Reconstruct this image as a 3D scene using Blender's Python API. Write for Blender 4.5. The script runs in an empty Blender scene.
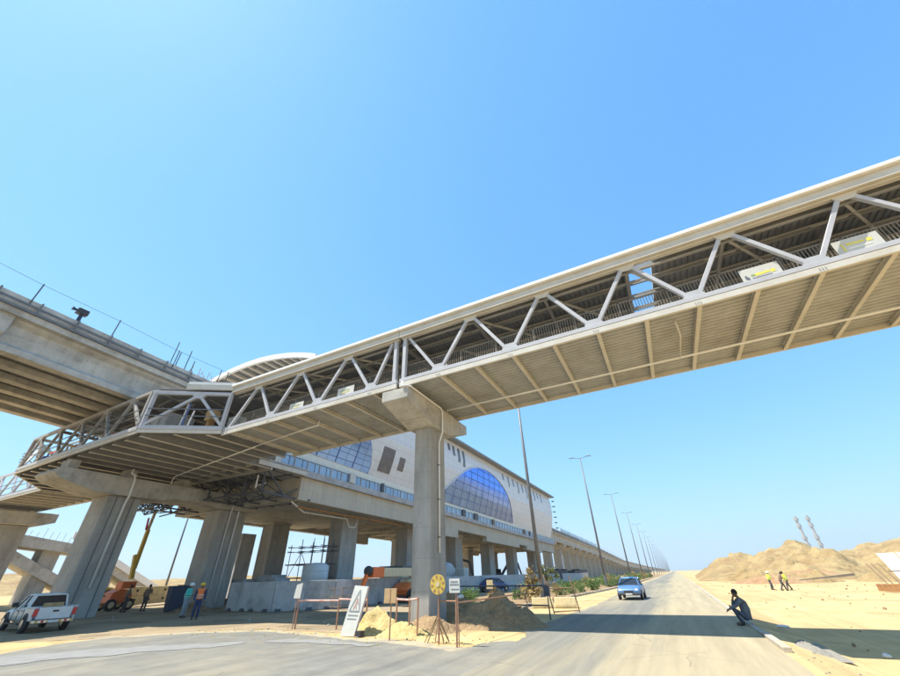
import bpy, bmesh, math, random
from mathutils import Vector, Matrix, noise
random.seed(7)
C = bpy.context.scene.collection
R = math.radians
V = Vector

# ------------------------------------------------------------------ materials
def new_mat(name):
    m = bpy.data.materials.new(name); m.use_nodes = True
    nt = m.node_tree; b = nt.nodes['Principled BSDF']
    return m, nt, b
def surf(name, c1, c2, scale=3.0, rough=.85, bump=.15, bscale=None, metal=0., streak=0., spec=.3, stain=None, stain_scale=.35, amt=.5, bdist=.05):
    """two-tone noisy surface with fine bump; stain adds large blotches of a third colour"""
    m, nt, b = new_mat(name); N = nt.nodes; L = nt.links
    tc = N.new('ShaderNodeTexCoord'); mp = N.new('ShaderNodeMapping')
    L.new(tc.outputs['Object'], mp.inputs[0])
    if streak: mp.inputs['Scale'].default_value = (1, 1, streak)
    n1 = N.new('ShaderNodeTexNoise'); n1.inputs['Scale'].default_value = scale; n1.inputs['Detail'].default_value = 8; n1.inputs['Roughness'].default_value = .65
    L.new(mp.outputs[0], n1.inputs['Vector'])
    cr = N.new('ShaderNodeValToRGB'); cr.color_ramp.elements[0].position = .32; cr.color_ramp.elements[1].position = .68
    cr.color_ramp.elements[0].color = (*c1, 1); cr.color_ramp.elements[1].color = (*c2, 1)
    L.new(n1.outputs[0], cr.inputs[0]); out = cr.outputs[0]
    if stain:
        n2 = N.new('ShaderNodeTexNoise'); n2.inputs['Scale'].default_value = stain_scale; n2.inputs['Detail'].default_value = 6
        n2.inputs['Roughness'].default_value = .7
        L.new(mp.outputs[0], n2.inputs['Vector'])
        r2 = N.new('ShaderNodeValToRGB'); r2.color_ramp.elements[0].position = .48; r2.color_ramp.elements[1].position = .66
        r2.color_ramp.elements[0].color = (0, 0, 0, 1); r2.color_ramp.elements[1].color = (amt, amt, amt, 1)
        L.new(n2.outputs[0], r2.inputs[0])
        mx = N.new('ShaderNodeMix'); mx.data_type = 'RGBA'
        L.new(r2.outputs[0], mx.inputs[0]); L.new(out, mx.inputs[6]); mx.inputs[7].default_value = (*stain, 1)
        out = mx.outputs[2]
    L.new(out, b.inputs['Base Color'])
    b.inputs['Roughness'].default_value = rough; b.inputs['Metallic'].default_value = metal
    b.inputs['Specular IOR Level'].default_value = spec
    if bump:
        n3 = N.new('ShaderNodeTexNoise'); n3.inputs['Scale'].default_value = bscale or scale*6; n3.inputs['Detail'].default_value = 6
        L.new(tc.outputs['Object'], n3.inputs['Vector'])
        bp = N.new('ShaderNodeBump'); bp.inputs['Strength'].default_value = bump; bp.inputs['Distance'].default_value = bdist
        L.new(n3.outputs[0], bp.inputs['Height']); L.new(bp.outputs[0], b.inputs['Normal'])
    return m
def plain(name, c, rough=.5, metal=0., spec=.5, var=.12):
    return surf(name, tuple(x*(1-var) for x in c), tuple(min(1, x*(1+var)) for x in c), scale=4, rough=rough, metal=metal, bump=.04, spec=spec)
M = {}
M['concrete'] = surf('pale_concrete', (.45,.43,.385), (.56,.535,.48), scale=1.2, rough=.9, bump=.12, bscale=25, stain=(.24,.22,.19), stain_scale=.7, amt=.6)
M['pier'] = surf('pier_concrete', (.36,.345,.315), (.44,.425,.39), scale=1.5, rough=.9, bump=.1, bscale=30, stain=(.22,.21,.19), stain_scale=.6, amt=.5, streak=.4)
M['precast'] = surf('grey_precast', (.36,.36,.36), (.46,.46,.46), scale=1.2, rough=.9, bump=.12, bscale=20, stain=(.27,.26,.25), stain_scale=.9, amt=.7)
M['wallgrey'] = surf('hoarding_concrete', (.45,.452,.45), (.54,.54,.535), scale=1.0, rough=.9, bump=.1, bscale=20, stain=(.28,.27,.26), stain_scale=.8, amt=.7)
M['steel'] = surf('lilac_grey_paint', (.42,.42,.44), (.50,.50,.52), scale=2, rough=.45, bump=.03, stain=(.42,.41,.42), stain_scale=.8, amt=.6)
M['cream'] = surf('cream_paint', (.53,.495,.43), (.61,.58,.51), scale=1.5, rough=.5, bump=.03, stain=(.5,.44,.34), stain_scale=.8, amt=.5)
M['white'] = surf('white_trim', (.74,.73,.70), (.82,.81,.78), scale=1.5, rough=.45, bump=.03)
M['deckmetal'] = surf('galvanised_deck', (.365,.365,.355), (.455,.455,.44), scale=1.5, rough=.5, bump=.03, metal=.15, stain=(.30,.27,.22), stain_scale=.5, amt=.6)
M['roofmetal'] = surf('grey_roof_sheet', (.19,.19,.19), (.26,.26,.255), scale=1.5, rough=.5, bump=.03)
M['purlin'] = surf('purlin_steel', (.29,.28,.26), (.37,.355,.33), scale=1.5, rough=.5, bump=.02)
M['rustprimer'] = surf('dull_brown_steel', (.20,.16,.12), (.30,.25,.19), scale=4, rough=.8, bump=.1)
M['darksteel'] = plain('dark_steel', (.07,.075,.09), .5)
M['galv'] = plain('galvanised_pole', (.15,.155,.16), .5, .1)
M['picket'] = surf('picket_paint', (.17,.145,.11), (.25,.215,.165), scale=3, rough=.5, bump=.02)
M['sand'] = surf('desert_sand', (.49,.345,.17), (.60,.44,.225), scale=.6, rough=.95, bump=.5, bscale=8, stain=(.42,.27,.135), stain_scale=.06, amt=.7, spec=.1)
M['hill'] = surf('hill_sand', (.25,.17,.08), (.42,.31,.15), scale=.22, rough=.95, bump=1, bscale=.5, bdist=1.2, stain=(.22,.13,.065), stain_scale=.045, amt=.7, spec=.1)
M['dirt'] = surf('brown_dirt', (.27,.18,.10), (.40,.285,.165), scale=5, rough=.95, bump=1, bscale=9, bdist=.12, stain=(.19,.125,.07), stain_scale=1.5, amt=.6, spec=.1)
M['yellowsoil'] = surf('yellow_soil', (.45,.345,.15), (.58,.46,.22), scale=5, rough=.95, bump=.9, bscale=12, stain=(.34,.24,.09), stain_scale=4, amt=.7, spec=.1)
M['gravel'] = surf('grey_gravel', (.27,.25,.21), (.38,.35,.29), scale=14, rough=.95, bump=.9, bscale=30, spec=.1)
M['kerb'] = surf('kerb_concrete', (.33,.30,.25), (.44,.40,.33), scale=2, rough=.9, bump=.3, bscale=14, stain=(.46,.35,.2), stain_scale=.9, amt=.7)
M['blockyellow'] = surf('faded_yellow_block', (.52,.42,.22), (.62,.52,.30), scale=3, rough=.9, bump=.2, bscale=15, stain=(.35,.3,.2), stain_scale=1.2, amt=.7)
M['facade'] = None; M['glass'] = None
M['yellow'] = plain('yellow_paint', (.60,.41,.07), .6)
M['orange'] = plain('orange_paint', (.75,.16,.03), .5)
M['beige'] = plain('beige_paint', (.62,.52,.33), .5)
M['rubber'] = plain('black_rubber', (.03,.03,.03), .85)
M['black'] = plain('black_plastic', (.035,.035,.04), .6)
M['carblue'] = plain('metallic_light_blue', (.13,.25,.44), .3, .35, var=.05)
M['cardark'] = plain('dark_blue_paint', (.02,.04,.16), .3, .1, var=.05)
M['carwhite'] = surf('dusty_white_paint', (.60,.60,.58), (.68,.68,.66), scale=2, rough=.35, bump=.02, stain=(.5,.46,.4), stain_scale=1.5, amt=.5)
M['chrome'] = plain('bright_metal', (.6,.6,.6), .25, .9, var=.03)
M['redlens'] = plain('red_lens', (.55,.02,.02), .25)
M['lamp'] = plain('clear_lens', (.7,.7,.7), .15)
M['carglass'] = plain('dark_car_glass', (.025,.03,.035), .08, var=.05)
M['plate'] = plain('number_plate', (.65,.65,.62), .5)
M['redpaint'] = surf('worn_red_white_rail', (.50,.20,.15), (.66,.52,.46), scale=3, rough=.7, bump=.1)
M['rustpost'] = surf('rusty_post', (.30,.15,.09), (.42,.24,.15), scale=6, rough=.8, bump=.2)
M['brownsign'] = plain('bare_sign_back', (.50,.32,.15), .7)
M['signwhite'] = surf('dusty_white_board', (.50,.49,.44), (.60,.585,.53), scale=3, rough=.6, bump=.05)
M['inkpale'] = plain('weathered_grey_ink', (.30,.29,.27), .7)
M['inkrust'] = plain('weathered_red_ink', (.48,.28,.22), .7)
M['ink'] = plain('grey_ink', (.16,.16,.18), .7)
M['inkred'] = plain('faded_red_ink', (.55,.12,.08), .7)
M['inkyellow'] = plain('yellow_print', (.72,.62,.10), .7)
M['inkgreen'] = plain('green_print', (.28,.38,.12), .7)
M['skin'] = plain('brown_skin', (.20,.11,.065), .6)
M['skindark'] = plain('dark_skin', (.17,.095,.06), .6)
M['hair'] = plain('black_hair', (.012,.011,.01), .8)
M['shirtgrey'] = plain('dark_grey_shirt', (.13,.14,.155), .9, var=.3)
M['jeans'] = plain('dark_jeans', (.075,.085,.12), .9, var=.3)
M['trousers'] = plain('charcoal_trousers', (.075,.075,.08), .9, var=.3)
M['hivis'] = plain('lime_vest', (.62,.85,.06), .7)
M['hivisorange'] = plain('orange_vest', (.85,.20,.04), .7)
M['hivisturq'] = plain('turquoise_vest', (.05,.50,.42), .7)
M['shirtbrown'] = plain('brown_shirt', (.22,.14,.10), .9)
M['shirtgreen'] = plain('dark_green_shirt', (.05,.10,.06), .9)
M['shirtblue'] = plain('navy_shirt', (.03,.045,.11), .9)
M['paletrousers'] = plain('pale_trousers', (.26,.29,.32), .9)
M['helmetwhite'] = plain('white_helmet', (.8,.8,.78), .35)
M['helmetyellow'] = plain('yellow_helmet', (.8,.55,.05), .35)
M['boot'] = plain('dark_boots', (.03,.025,.02), .8)
M['tank'] = surf('white_plastic_tank', (.60,.60,.58), (.70,.70,.68), scale=2, rough=.4, bump=.03)
M['wood'] = surf('rough_timber', (.42,.27,.12), (.56,.38,.19), scale=5, rough=.85, bump=.3, streak=.3)
M['rustbeam'] = surf('rusty_beam', (.34,.17,.07), (.50,.28,.12), scale=4, rough=.85, bump=.2)
M['panelcream'] = surf('cream_panel', (.70,.68,.58), (.80,.78,.68), scale=2, rough=.5, bump=.04)
M['bark'] = surf('dry_stem', (.22,.15,.08), (.32,.23,.13), scale=8, rough=.95, bump=.4)
M['darkblue'] = plain('dark_blue_sheet', (.02,.03,.06), .6)
M['girder'] = surf('bounce_lit_cream_concrete', (.50,.45,.36), (.58,.53,.43), scale=1.0, rough=.9, bump=.1, bscale=20, stain=(.38,.33,.26), stain_scale=.5, amt=.5)  # cream tone holds the warm bounce light on the station's edge girders
M['glazingbar'] = plain('blue_glazing_bar', (.06,.12,.34), .4)
M['bluepaint'] = plain('blue_pipe_paint', (.10,.16,.42), .5)
M['plastic'] = surf('crumpled_plastic', (.62,.62,.60), (.74,.74,.72), scale=5, rough=.5, bump=.3)
def leaf_mat(name, a, b_):
    m = surf(name, a, b_, scale=2.2, rough=.7, bump=0, spec=.2)
    return m
M['leaf'] = leaf_mat('green_leaf', (.075,.14,.035), (.14,.21,.06))
M['leafpale'] = leaf_mat('dusty_leaf', (.12,.15,.055), (.19,.20,.09))
M['leafdry'] = leaf_mat('dry_leaf', (.26,.19,.08), (.36,.27,.12))

def panel_mat(name, cA, cB, seam, pw, ph, rough, spec=.5, metal=0, mort=.02, bump=.2):
    m, nt, b = new_mat(name); N = nt.nodes; L = nt.links
    tc = N.new('ShaderNodeTexCoord'); sx = N.new('ShaderNodeSeparateXYZ'); cx = N.new('ShaderNodeCombineXYZ')
    L.new(tc.outputs['Object'], sx.inputs[0]); L.new(sx.outputs['Y'], cx.inputs['X']); L.new(sx.outputs['Z'], cx.inputs['Y'])
    br = N.new('ShaderNodeTexBrick'); br.offset = 0; br.inputs['Scale'].default_value = 1
    br.inputs['Brick Width'].default_value = pw; br.inputs['Row Height'].default_value = ph; br.inputs['Mortar Size'].default_value = mort
    br.inputs['Mortar Smooth'].default_value = .1
    br.inputs['Color1'].default_value = (*cA, 1); br.inputs['Color2'].default_value = (*cB, 1); br.inputs['Mortar'].default_value = (*seam, 1)
    L.new(cx.outputs[0], br.inputs['Vector'])
    L.new(br.outputs['Color'], b.inputs['Base Color'])
    b.inputs['Roughness'].default_value = rough; b.inputs['Metallic'].default_value = metal; b.inputs['Specular IOR Level'].default_value = spec
    bp = N.new('ShaderNodeBump'); bp.inputs['Strength'].default_value = bump; bp.inputs['Distance'].default_value = .03; bp.invert = True
    L.new(br.outputs['Fac'], bp.inputs['Height']); L.new(bp.outputs[0], b.inputs['Normal'])
    return m
M['facade'] = panel_mat('white_cladding_panels', (.63,.645,.68), (.67,.685,.72), (.44,.45,.48), 1.5, 1.0, .35)
M['glass'] = panel_mat('blue_curtain_glass', (.13,.27,.80), (.17,.32,.86), (.05,.10,.25), 1.3, 1.1, .12, .5, 1.0, .03)
M['slotglass'] = panel_mat('grey_window_panels', (.10,.10,.12), (.14,.14,.16), (.06,.06,.07), .8, .8, .3)
M['railglass'] = panel_mat('pale_blue_railing_glass', (.26,.36,.50), (.32,.42,.55), (.12,.14,.2), 1.5, 3, .12, .8, .2, .07)

# road with dust: asphalt grey, sandy towards its edges and in blotches
def road_mat():
    m, nt, b = new_mat('dusty_asphalt'); N = nt.nodes; L = nt.links
    tc = N.new('ShaderNodeTexCoord')
    n1 = N.new('ShaderNodeTexNoise'); n1.inputs['Scale'].default_value = 40; n1.inputs['Detail'].default_value = 5
    L.new(tc.outputs['Object'], n1.inputs['Vector'])
    c1 = N.new('ShaderNodeValToRGB'); c1.color_ramp.elements[0].color = (.17,.165,.145,1); c1.color_ramp.elements[1].color = (.245,.235,.20,1)
    L.new(n1.outputs[0], c1.inputs[0])
    mp = N.new('ShaderNodeMapping'); mp.inputs['Scale'].default_value = (.55,.05,1); L.new(tc.outputs['Object'], mp.inputs[0])
    n2 = N.new('ShaderNodeTexNoise'); n2.inputs['Scale'].default_value = 1; n2.inputs['Detail'].default_value = 7; n2.inputs['Roughness'].default_value = .62
    L.new(mp.outputs[0], n2.inputs['Vector'])
    sx = N.new('ShaderNodeSeparateXYZ'); L.new(tc.outputs['Object'], sx.inputs[0])
    rp = N.new('ShaderNodeFloatCurve')
    mr = N.new('ShaderNodeMapRange'); mr.inputs[1].default_value = -8; mr.inputs[2].default_value = 2
    L.new(sx.outputs['X'], mr.inputs[0]); L.new(mr.outputs[0], rp.inputs['Value'])
    cu = rp.mapping.curves[0]; cu.points[0].location = (0,.62); cu.points[1].location = (1,.62)
    for p in ((.22,.52),(.32,.30),(.55,.26),(.68,.42),(.80,.60)): cu.points.new(*p)
    rp.mapping.update()
    ad = N.new('ShaderNodeMath'); ad.operation = 'ADD'; L.new(rp.outputs[0], ad.inputs[0]); L.new(n2.outputs[0], ad.inputs[1])
    c2 = N.new('ShaderNodeValToRGB'); c2.color_ramp.elements[0].position = .72; c2.color_ramp.elements[1].position = 1.12/1.0 if False else .99
    c2.color_ramp.elements[0].color = (0,0,0,1); c2.color_ramp.elements[1].color = (.88,.88,.88,1)
    L.new(ad.outputs[0], c2.inputs[0])
    mx = N.new('ShaderNodeMix'); mx.data_type = 'RGBA'; L.new(c2.outputs[0], mx.inputs[0]); L.new(c1.outputs[0], mx.inputs[6])
    mx.inputs[7].default_value = (.40,.335,.215,1)
    L.new(mx.outputs[2], b.inputs['Base Color']); b.inputs['Roughness'].default_value = .92; b.inputs['Specular IOR Level'].default_value = .15
    bp = N.new('ShaderNodeBump'); bp.inputs['Strength'].default_value = .35; bp.inputs['Distance'].default_value = .02
    L.new(n1.outputs[0], bp.inputs['Height']); L.new(bp.outputs[0], b.inputs['Normal'])
    return m
M['road'] = road_mat()
M['junction'] = surf('smooth_grey_asphalt', (.17,.165,.147), (.225,.22,.195), scale=1.3, rough=.8, bump=.15, bscale=60, stain=(.31,.275,.20), stain_scale=.22, amt=.6, spec=.2)
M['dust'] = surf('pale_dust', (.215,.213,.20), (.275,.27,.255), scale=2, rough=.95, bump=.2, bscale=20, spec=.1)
M['drift'] = surf('sand_on_asphalt', (.34,.29,.20), (.44,.37,.25), scale=2.5, rough=.95, bump=.3, bscale=14, stain=(.22,.2,.17), stain_scale=1.2, amt=.6, spec=.1)
M['reddirt'] = surf('reddish_spoil', (.30,.17,.09), (.42,.26,.14), scale=1.2, rough=.95, bump=.8, bscale=5, bdist=.3, stain=(.46,.34,.18), stain_scale=.4, amt=.7, spec=.1)
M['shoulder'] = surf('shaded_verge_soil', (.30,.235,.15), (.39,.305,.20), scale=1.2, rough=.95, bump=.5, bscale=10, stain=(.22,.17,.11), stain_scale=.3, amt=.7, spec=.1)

def formwork(m, pw=2.4, ph=1.2, depth=.5):
    """shutter-panel joints, tie holes and rain streaks added to a concrete material"""
    nt = m.node_tree; N = nt.nodes; L = nt.links; b = N['Principled BSDF']
    tc = N.new('ShaderNodeTexCoord'); sx = N.new('ShaderNodeSeparateXYZ'); L.new(tc.outputs['Object'], sx.inputs[0])
    ad = N.new('ShaderNodeMath'); ad.operation='ADD'; L.new(sx.outputs['X'],ad.inputs[0]); L.new(sx.outputs['Y'],ad.inputs[1])
    cb = N.new('ShaderNodeCombineXYZ'); L.new(ad.outputs[0],cb.inputs['X']); L.new(sx.outputs['Z'],cb.inputs['Y'])
    br = N.new('ShaderNodeTexBrick'); br.offset=.5; br.inputs['Scale'].default_value=1; br.inputs['Brick Width'].default_value=pw; br.inputs['Row Height'].default_value=ph
    br.inputs['Mortar Size'].default_value=.012; br.inputs['Color1'].default_value=(1,1,1,1); br.inputs['Color2'].default_value=(.90,.90,.91,1); br.inputs['Mortar'].default_value=(.62,.6,.58,1)
    L.new(cb.outputs[0],br.inputs['Vector'])
    vo = N.new('ShaderNodeTexVoronoi'); vo.inputs['Scale'].default_value=1.6; vo.inputs['Randomness'].default_value=.25; L.new(cb.outputs[0],vo.inputs['Vector'])
    lt = N.new('ShaderNodeMath'); lt.operation='LESS_THAN'; lt.inputs[1].default_value=.045; L.new(vo.outputs['Distance'],lt.inputs[0])
    mp = N.new('ShaderNodeMapping'); mp.inputs['Scale'].default_value=(2.6,2.6,.12); L.new(tc.outputs['Object'],mp.inputs[0])
    ns = N.new('ShaderNodeTexNoise'); ns.inputs['Scale'].default_value=1.2; ns.inputs['Detail'].default_value=7; L.new(mp.outputs[0],ns.inputs['Vector'])
    cr = N.new('ShaderNodeValToRGB'); cr.color_ramp.elements[0].position=.40; cr.color_ramp.elements[0].color=(1,1,1,1); cr.color_ramp.elements[1].position=.72; cr.color_ramp.elements[1].color=(.70,.67,.63,1)
    L.new(ns.outputs[0],cr.inputs[0])
    src = b.inputs['Base Color'].links[0].from_socket
    def mul(a,bk,f=1.):
        x = N.new('ShaderNodeMix'); x.data_type='RGBA'; x.blend_type='MULTIPLY'; x.inputs[0].default_value=f; L.new(a,x.inputs[6]); L.new(bk,x.inputs[7]); return x.outputs[2]
    o = mul(src,br.outputs['Color'],depth); o = mul(o,cr.outputs[0],.38)
    x = N.new('ShaderNodeMix'); x.data_type='RGBA'; L.new(lt.outputs[0],x.inputs[0]); L.new(o,x.inputs[6]); x.inputs[7].default_value=(.13,.12,.11,1)
    L.new(x.outputs[2],b.inputs['Base Color'])
for k_ in ('concrete','pier','girder','wallgrey'): formwork(M[k_])
def cracks(m, sc=.35, col=(.06,.055,.05), width=.009, amt=.42, patches=True):
    nt = m.node_tree; N = nt.nodes; L = nt.links; b = N['Principled BSDF']
    tc = N.new('ShaderNodeTexCoord'); n0 = N.new('ShaderNodeTexNoise'); n0.inputs['Scale'].default_value=1.5; n0.inputs['Detail'].default_value=6; L.new(tc.outputs['Object'],n0.inputs['Vector'])
    mx0 = N.new('ShaderNodeMix'); mx0.data_type='VECTOR'; mx0.inputs[0].default_value=.22; L.new(tc.outputs['Object'],mx0.inputs[4]); L.new(n0.outputs['Color'],mx0.inputs[5])
    vo = N.new('ShaderNodeTexVoronoi'); vo.feature='DISTANCE_TO_EDGE'; vo.inputs['Scale'].default_value=sc; L.new(mx0.outputs[1],vo.inputs['Vector'])
    lt = N.new('ShaderNodeMath'); lt.operation='LESS_THAN'; lt.inputs[1].default_value=width*sc; L.new(vo.outputs['Distance'],lt.inputs[0])
    n1 = N.new('ShaderNodeTexNoise'); n1.inputs['Scale'].default_value=.3; L.new(tc.outputs['Object'],n1.inputs['Vector'])
    g = N.new('ShaderNodeMath'); g.operation='GREATER_THAN'; g.inputs[1].default_value=.5; L.new(n1.outputs[0],g.inputs[0])
    m1 = N.new('ShaderNodeMath'); m1.operation='MULTIPLY'; L.new(lt.outputs[0],m1.inputs[0]); L.new(g.outputs[0],m1.inputs[1])
    m2 = N.new('ShaderNodeMath'); m2.operation='MULTIPLY'; m2.inputs[1].default_value=amt; L.new(m1.outputs[0],m2.inputs[0])
    src = b.inputs['Base Color'].links[0].from_socket
    # long wheel-polished and dusty streaks
    mp = N.new('ShaderNodeMapping'); mp.inputs['Scale'].default_value=(1.8,.09,1); L.new(tc.outputs['Object'],mp.inputs[0])
    n2 = N.new('ShaderNodeTexNoise'); n2.inputs['Scale'].default_value=1; n2.inputs['Detail'].default_value=8; n2.inputs['Roughness'].default_value=.7; L.new(mp.outputs[0],n2.inputs['Vector'])
    r2 = N.new('ShaderNodeValToRGB'); r2.color_ramp.elements[0].position=.35; r2.color_ramp.elements[0].color=(.80,.80,.80,1); r2.color_ramp.elements[1].position=.7; r2.color_ramp.elements[1].color=(1.15,1.13,1.08,1); L.new(n2.outputs[0],r2.inputs[0])
    ml = N.new('ShaderNodeMix'); ml.data_type='RGBA'; ml.blend_type='MULTIPLY'; ml.inputs[0].default_value=1; L.new(src,ml.inputs[6]); L.new(r2.outputs[0],ml.inputs[7])
    x = N.new('ShaderNodeMix'); x.data_type='RGBA'; L.new(m2.outputs[0],x.inputs[0]); L.new(ml.outputs[2],x.inputs[6]); x.inputs[7].default_value=(*col,1)
    L.new(x.outputs[2],b.inputs['Base Color'])
cracks(M['road'],.3); cracks(M['junction'],.28)
cracks(M['sand'],.11,(.36,.245,.12),.55,.55); cracks(M['shoulder'],.2,(.2,.155,.1),.35,.6)

# ------------------------------------------------------------------ mesh builder
class MB:
    def __init__(s): s.v = []; s.f = []
    def add(s, vs, fs):
        n = len(s.v); s.v += [tuple(p) for p in vs]; s.f += [tuple(i+n for i in f) for f in fs]; return s
    def box(s, x0, x1, y0, y1, z0, z1):
        return s.hexa([(x0,y0,z0),(x1,y0,z0),(x1,y1,z0),(x0,y1,z0),(x0,y0,z1),(x1,y0,z1),(x1,y1,z1),(x0,y1,z1)])
    def hexa(s, p): return s.add(p, [(3,2,1,0),(4,5,6,7),(0,1,5,4),(1,2,6,5),(2,3,7,6),(3,0,4,7)])
    def beam(s, p, q, w, h, up=(0,0,1)):
        p = V(p); q = V(q); d = (q-p).normalized(); u = V(up)
        if abs(d.dot(u)) > .98: u = V((0,1,0))
        a = d.cross(u).normalized()*w/2; b = a.cross(d).normalized()*h/2
        if b.dot(u) < 0: b = -b
        return s.hexa([p-a-b, p+a-b, q+a-b, q-a-b, p-a+b, p+a+b, q+a+b, q-a+b])
    def tube(s, pts, r, n=8, r2=None, cap=True):
        pts = [V(p) for p in pts]; k = len(pts); rs = r if isinstance(r, (list, tuple)) else [r + ((r2 if r2 is not None else r)-r)*i/(k-1) for i in range(k)]
        vs = []; fs = []; prev = None
        for i, p in enumerate(pts):
            d = (pts[min(i+1,k-1)]-pts[max(i-1,0)]).normalized()
            if prev is None:
                a = d.cross(V((0,0,1)))
                if a.length < .05: a = d.cross(V((0,1,0)))
            else: a = prev - d*prev.dot(d)
            a.normalize(); prev = a; b = d.cross(a)
            for j in range(n):
                t = 2*math.pi*j/n; vs.append(p + (a*math.cos(t)+b*math.sin(t))*rs[i])
        for i in range(k-1):
            for j in range(n):
                j2 = (j+1) % n; fs.append((i*n+j, i*n+j2, (i+1)*n+j2, (i+1)*n+j))
        if cap: fs.append(tuple(range(n-1,-1,-1))); fs.append(tuple((k-1)*n+j for j in range(n)))
        return s.add(vs, fs)
    def prism(s, poly, axis, a0, a1):
        """poly of (u,v); axis 'x': (u,v)=(y,z); 'y': (x,z); 'z': (x,y)"""
        def P(u, v, a): return {'x': (a,u,v), 'y': (u,a,v), 'z': (u,v,a)}[axis]
        n = len(poly); vs = [P(u,v,a0) for u,v in poly] + [P(u,v,a1) for u,v in poly]
        fs = [tuple(range(n)), tuple(range(2*n-1,n-1,-1))] + [(i, (i+1)%n, n+(i+1)%n, n+i) for i in range(n)]
        return s.add(vs, fs)
    def ball(s, c, r, n=10, m=6, sc=(1,1,1)):
        vs = []; fs = []
        for i in range(m+1):
            t = math.pi*i/m
            for j in range(n):
                p = 2*math.pi*j/n; vs.append((c[0]+r*sc[0]*math.sin(t)*math.cos(p), c[1]+r*sc[1]*math.sin(t)*math.sin(p), c[2]+r*sc[2]*math.cos(t)))
        for i in range(m):
            for j in range(n): fs.append((i*n+j, (i+1)*n+j, (i+1)*n+(j+1)%n, i*n+(j+1)%n))
        return s.add(vs, fs)
    def quad(s, a, b, c, d): return s.add([a,b,c,d], [(0,1,2,3)])
    def xf(s, mat): s.v = [tuple(mat @ V(p)) for p in s.v]; return s
    def build(s, name, mat, parent=None, smooth=False, bevel=0, merge=False):
        me = bpy.data.meshes.new(name); me.from_pydata(s.v, [], s.f)
        bm = bmesh.new(); bm.from_mesh(me)
        if merge: bmesh.ops.remove_doubles(bm, verts=bm.verts, dist=1e-4)
        bmesh.ops.recalc_face_normals(bm, faces=bm.faces)
        if bevel: bmesh.ops.bevel(bm, geom=[e for e in bm.edges if e.is_manifold and e.calc_face_angle(0) > .5], offset=bevel, segments=1, affect='EDGES', clamp_overlap=True)
        bm.to_mesh(me); bm.free()
        if smooth:
            for p in me.polygons: p.use_smooth = True
        me.materials.append(M[mat] if isinstance(mat, str) else mat)
        o = bpy.data.objects.new(name, me); C.objects.link(o)
        if parent:
            o.parent = parent
            w = ROOTW.get(parent.name)
            if w is not None: o.matrix_parent_inverse = Matrix.Translation(-w)
            ROOTW[o.name] = V((0,0,0)) if w is not None else None
            if w is None: pass
        return o
ROOTW = {}
def tag(o, label=None, cat=None, group=None, kind=None):
    if label: o['label'] = label
    if cat: o['category'] = cat
    if group: o['group'] = group
    if kind: o['kind'] = kind
    return o
def thing(name, label, cat, loc=(0,0,0), group=None, world=True, rz=0):
    """Empty at the base; world=True: its parts are written in world coordinates"""
    o = bpy.data.objects.new(name, None); C.objects.link(o); o.location = loc; o.rotation_euler = (0,0,rz)
    o.empty_display_size = .3
    if world: ROOTW[o.name] = V(loc)
    return tag(o, label, cat, group)
def dup(root, loc, rz=0, label=None, scale=None):
    def cp(o, par):
        c = o.copy(); C.objects.link(c)
        if par: c.parent = par
        for ch in list(o.children): cp(ch, c)
        return c
    r = cp(root, None); r.location = loc; r.rotation_euler = (0,0,rz)
    if scale: r.scale = scale
    if label: r['label'] = label
    return r
def lerp(a, b, t): return a+(b-a)*t
def interp(tab, x):
    if x <= tab[0][0]: return tab[0][1]
    for (a, fa), (b, fb) in zip(tab, tab[1:]):
        if x <= b: return fa+(fb-fa)*(x-a)/(b-a)
    return tab[-1][1]
# ================================================================== GROUND
def grid_sheet(name, x0, x1, y0, y1, nx, ny, zf, mat, kind='structure'):
    mb = MB(); vs = []; fs = []
    for j in range(ny+1):
        for i in range(nx+1):
            x = lerp(x0,x1,i/nx); y = lerp(y0,y1,j/ny); vs.append((x,y,zf(x,y)))
    for j in range(ny):
        for i in range(nx): a = j*(nx+1)+i; fs.append((a,a+1,a+nx+2,a+nx+1))
    mb.add(vs, fs); o = mb.build(name, mat, smooth=True); tag(o, kind=kind); return o
def gz(x): return interp([(2.0,-.02),(2.5,-.12),(3.6,-.38)], x)
g = MB()
for (a,b) in ((-2600,2.0),(2.0,2.5),(2.5,3.6),(3.6,2600)):
    g.quad((a,-600,gz(a)),(b,-600,gz(b)),(b,3500,gz(b)),(a,3500,gz(a)))
g; tag(g.build('ground','sand'), kind='structure')
# junction asphalt in the foreground, main road running away from it
jl = [(-4.2,-18),(-17.6,-18),(-18.4,2),(-19.2,6.6),(-20.6,9.3),(-20.2,10.6),(-18.4,12.3),(-15.6,13.6),(-12.2,13.0),(-10.4,12.6),(-8.4,12.4),(-7.2,12.2),(-6.0,11.6),(-5.6,13.6),(-4.2,13.9)]
def ragged(pts, step=.3, amp=.12, seed=1, skip=lambda x,y: False):
    out = []
    for (a,b) in zip(pts, pts[1:]+pts[:1]):
        n = max(1,int(math.hypot(b[0]-a[0],b[1]-a[1])/step))
        for i in range(n):
            x = lerp(a[0],b[0],i/n); y = lerp(a[1],b[1],i/n)
            k = 0 if skip(x,y) else amp
            out.append((x+k*(noise.noise(V((x*1.1,y*1.1,seed)))+.5*noise.noise(V((x*4,y*4,seed)))), y+k*(noise.noise(V((x*1.1,y*1.1,seed+9)))+.5*noise.noise(V((x*4,y*4,seed+9))))))
    return out
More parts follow.
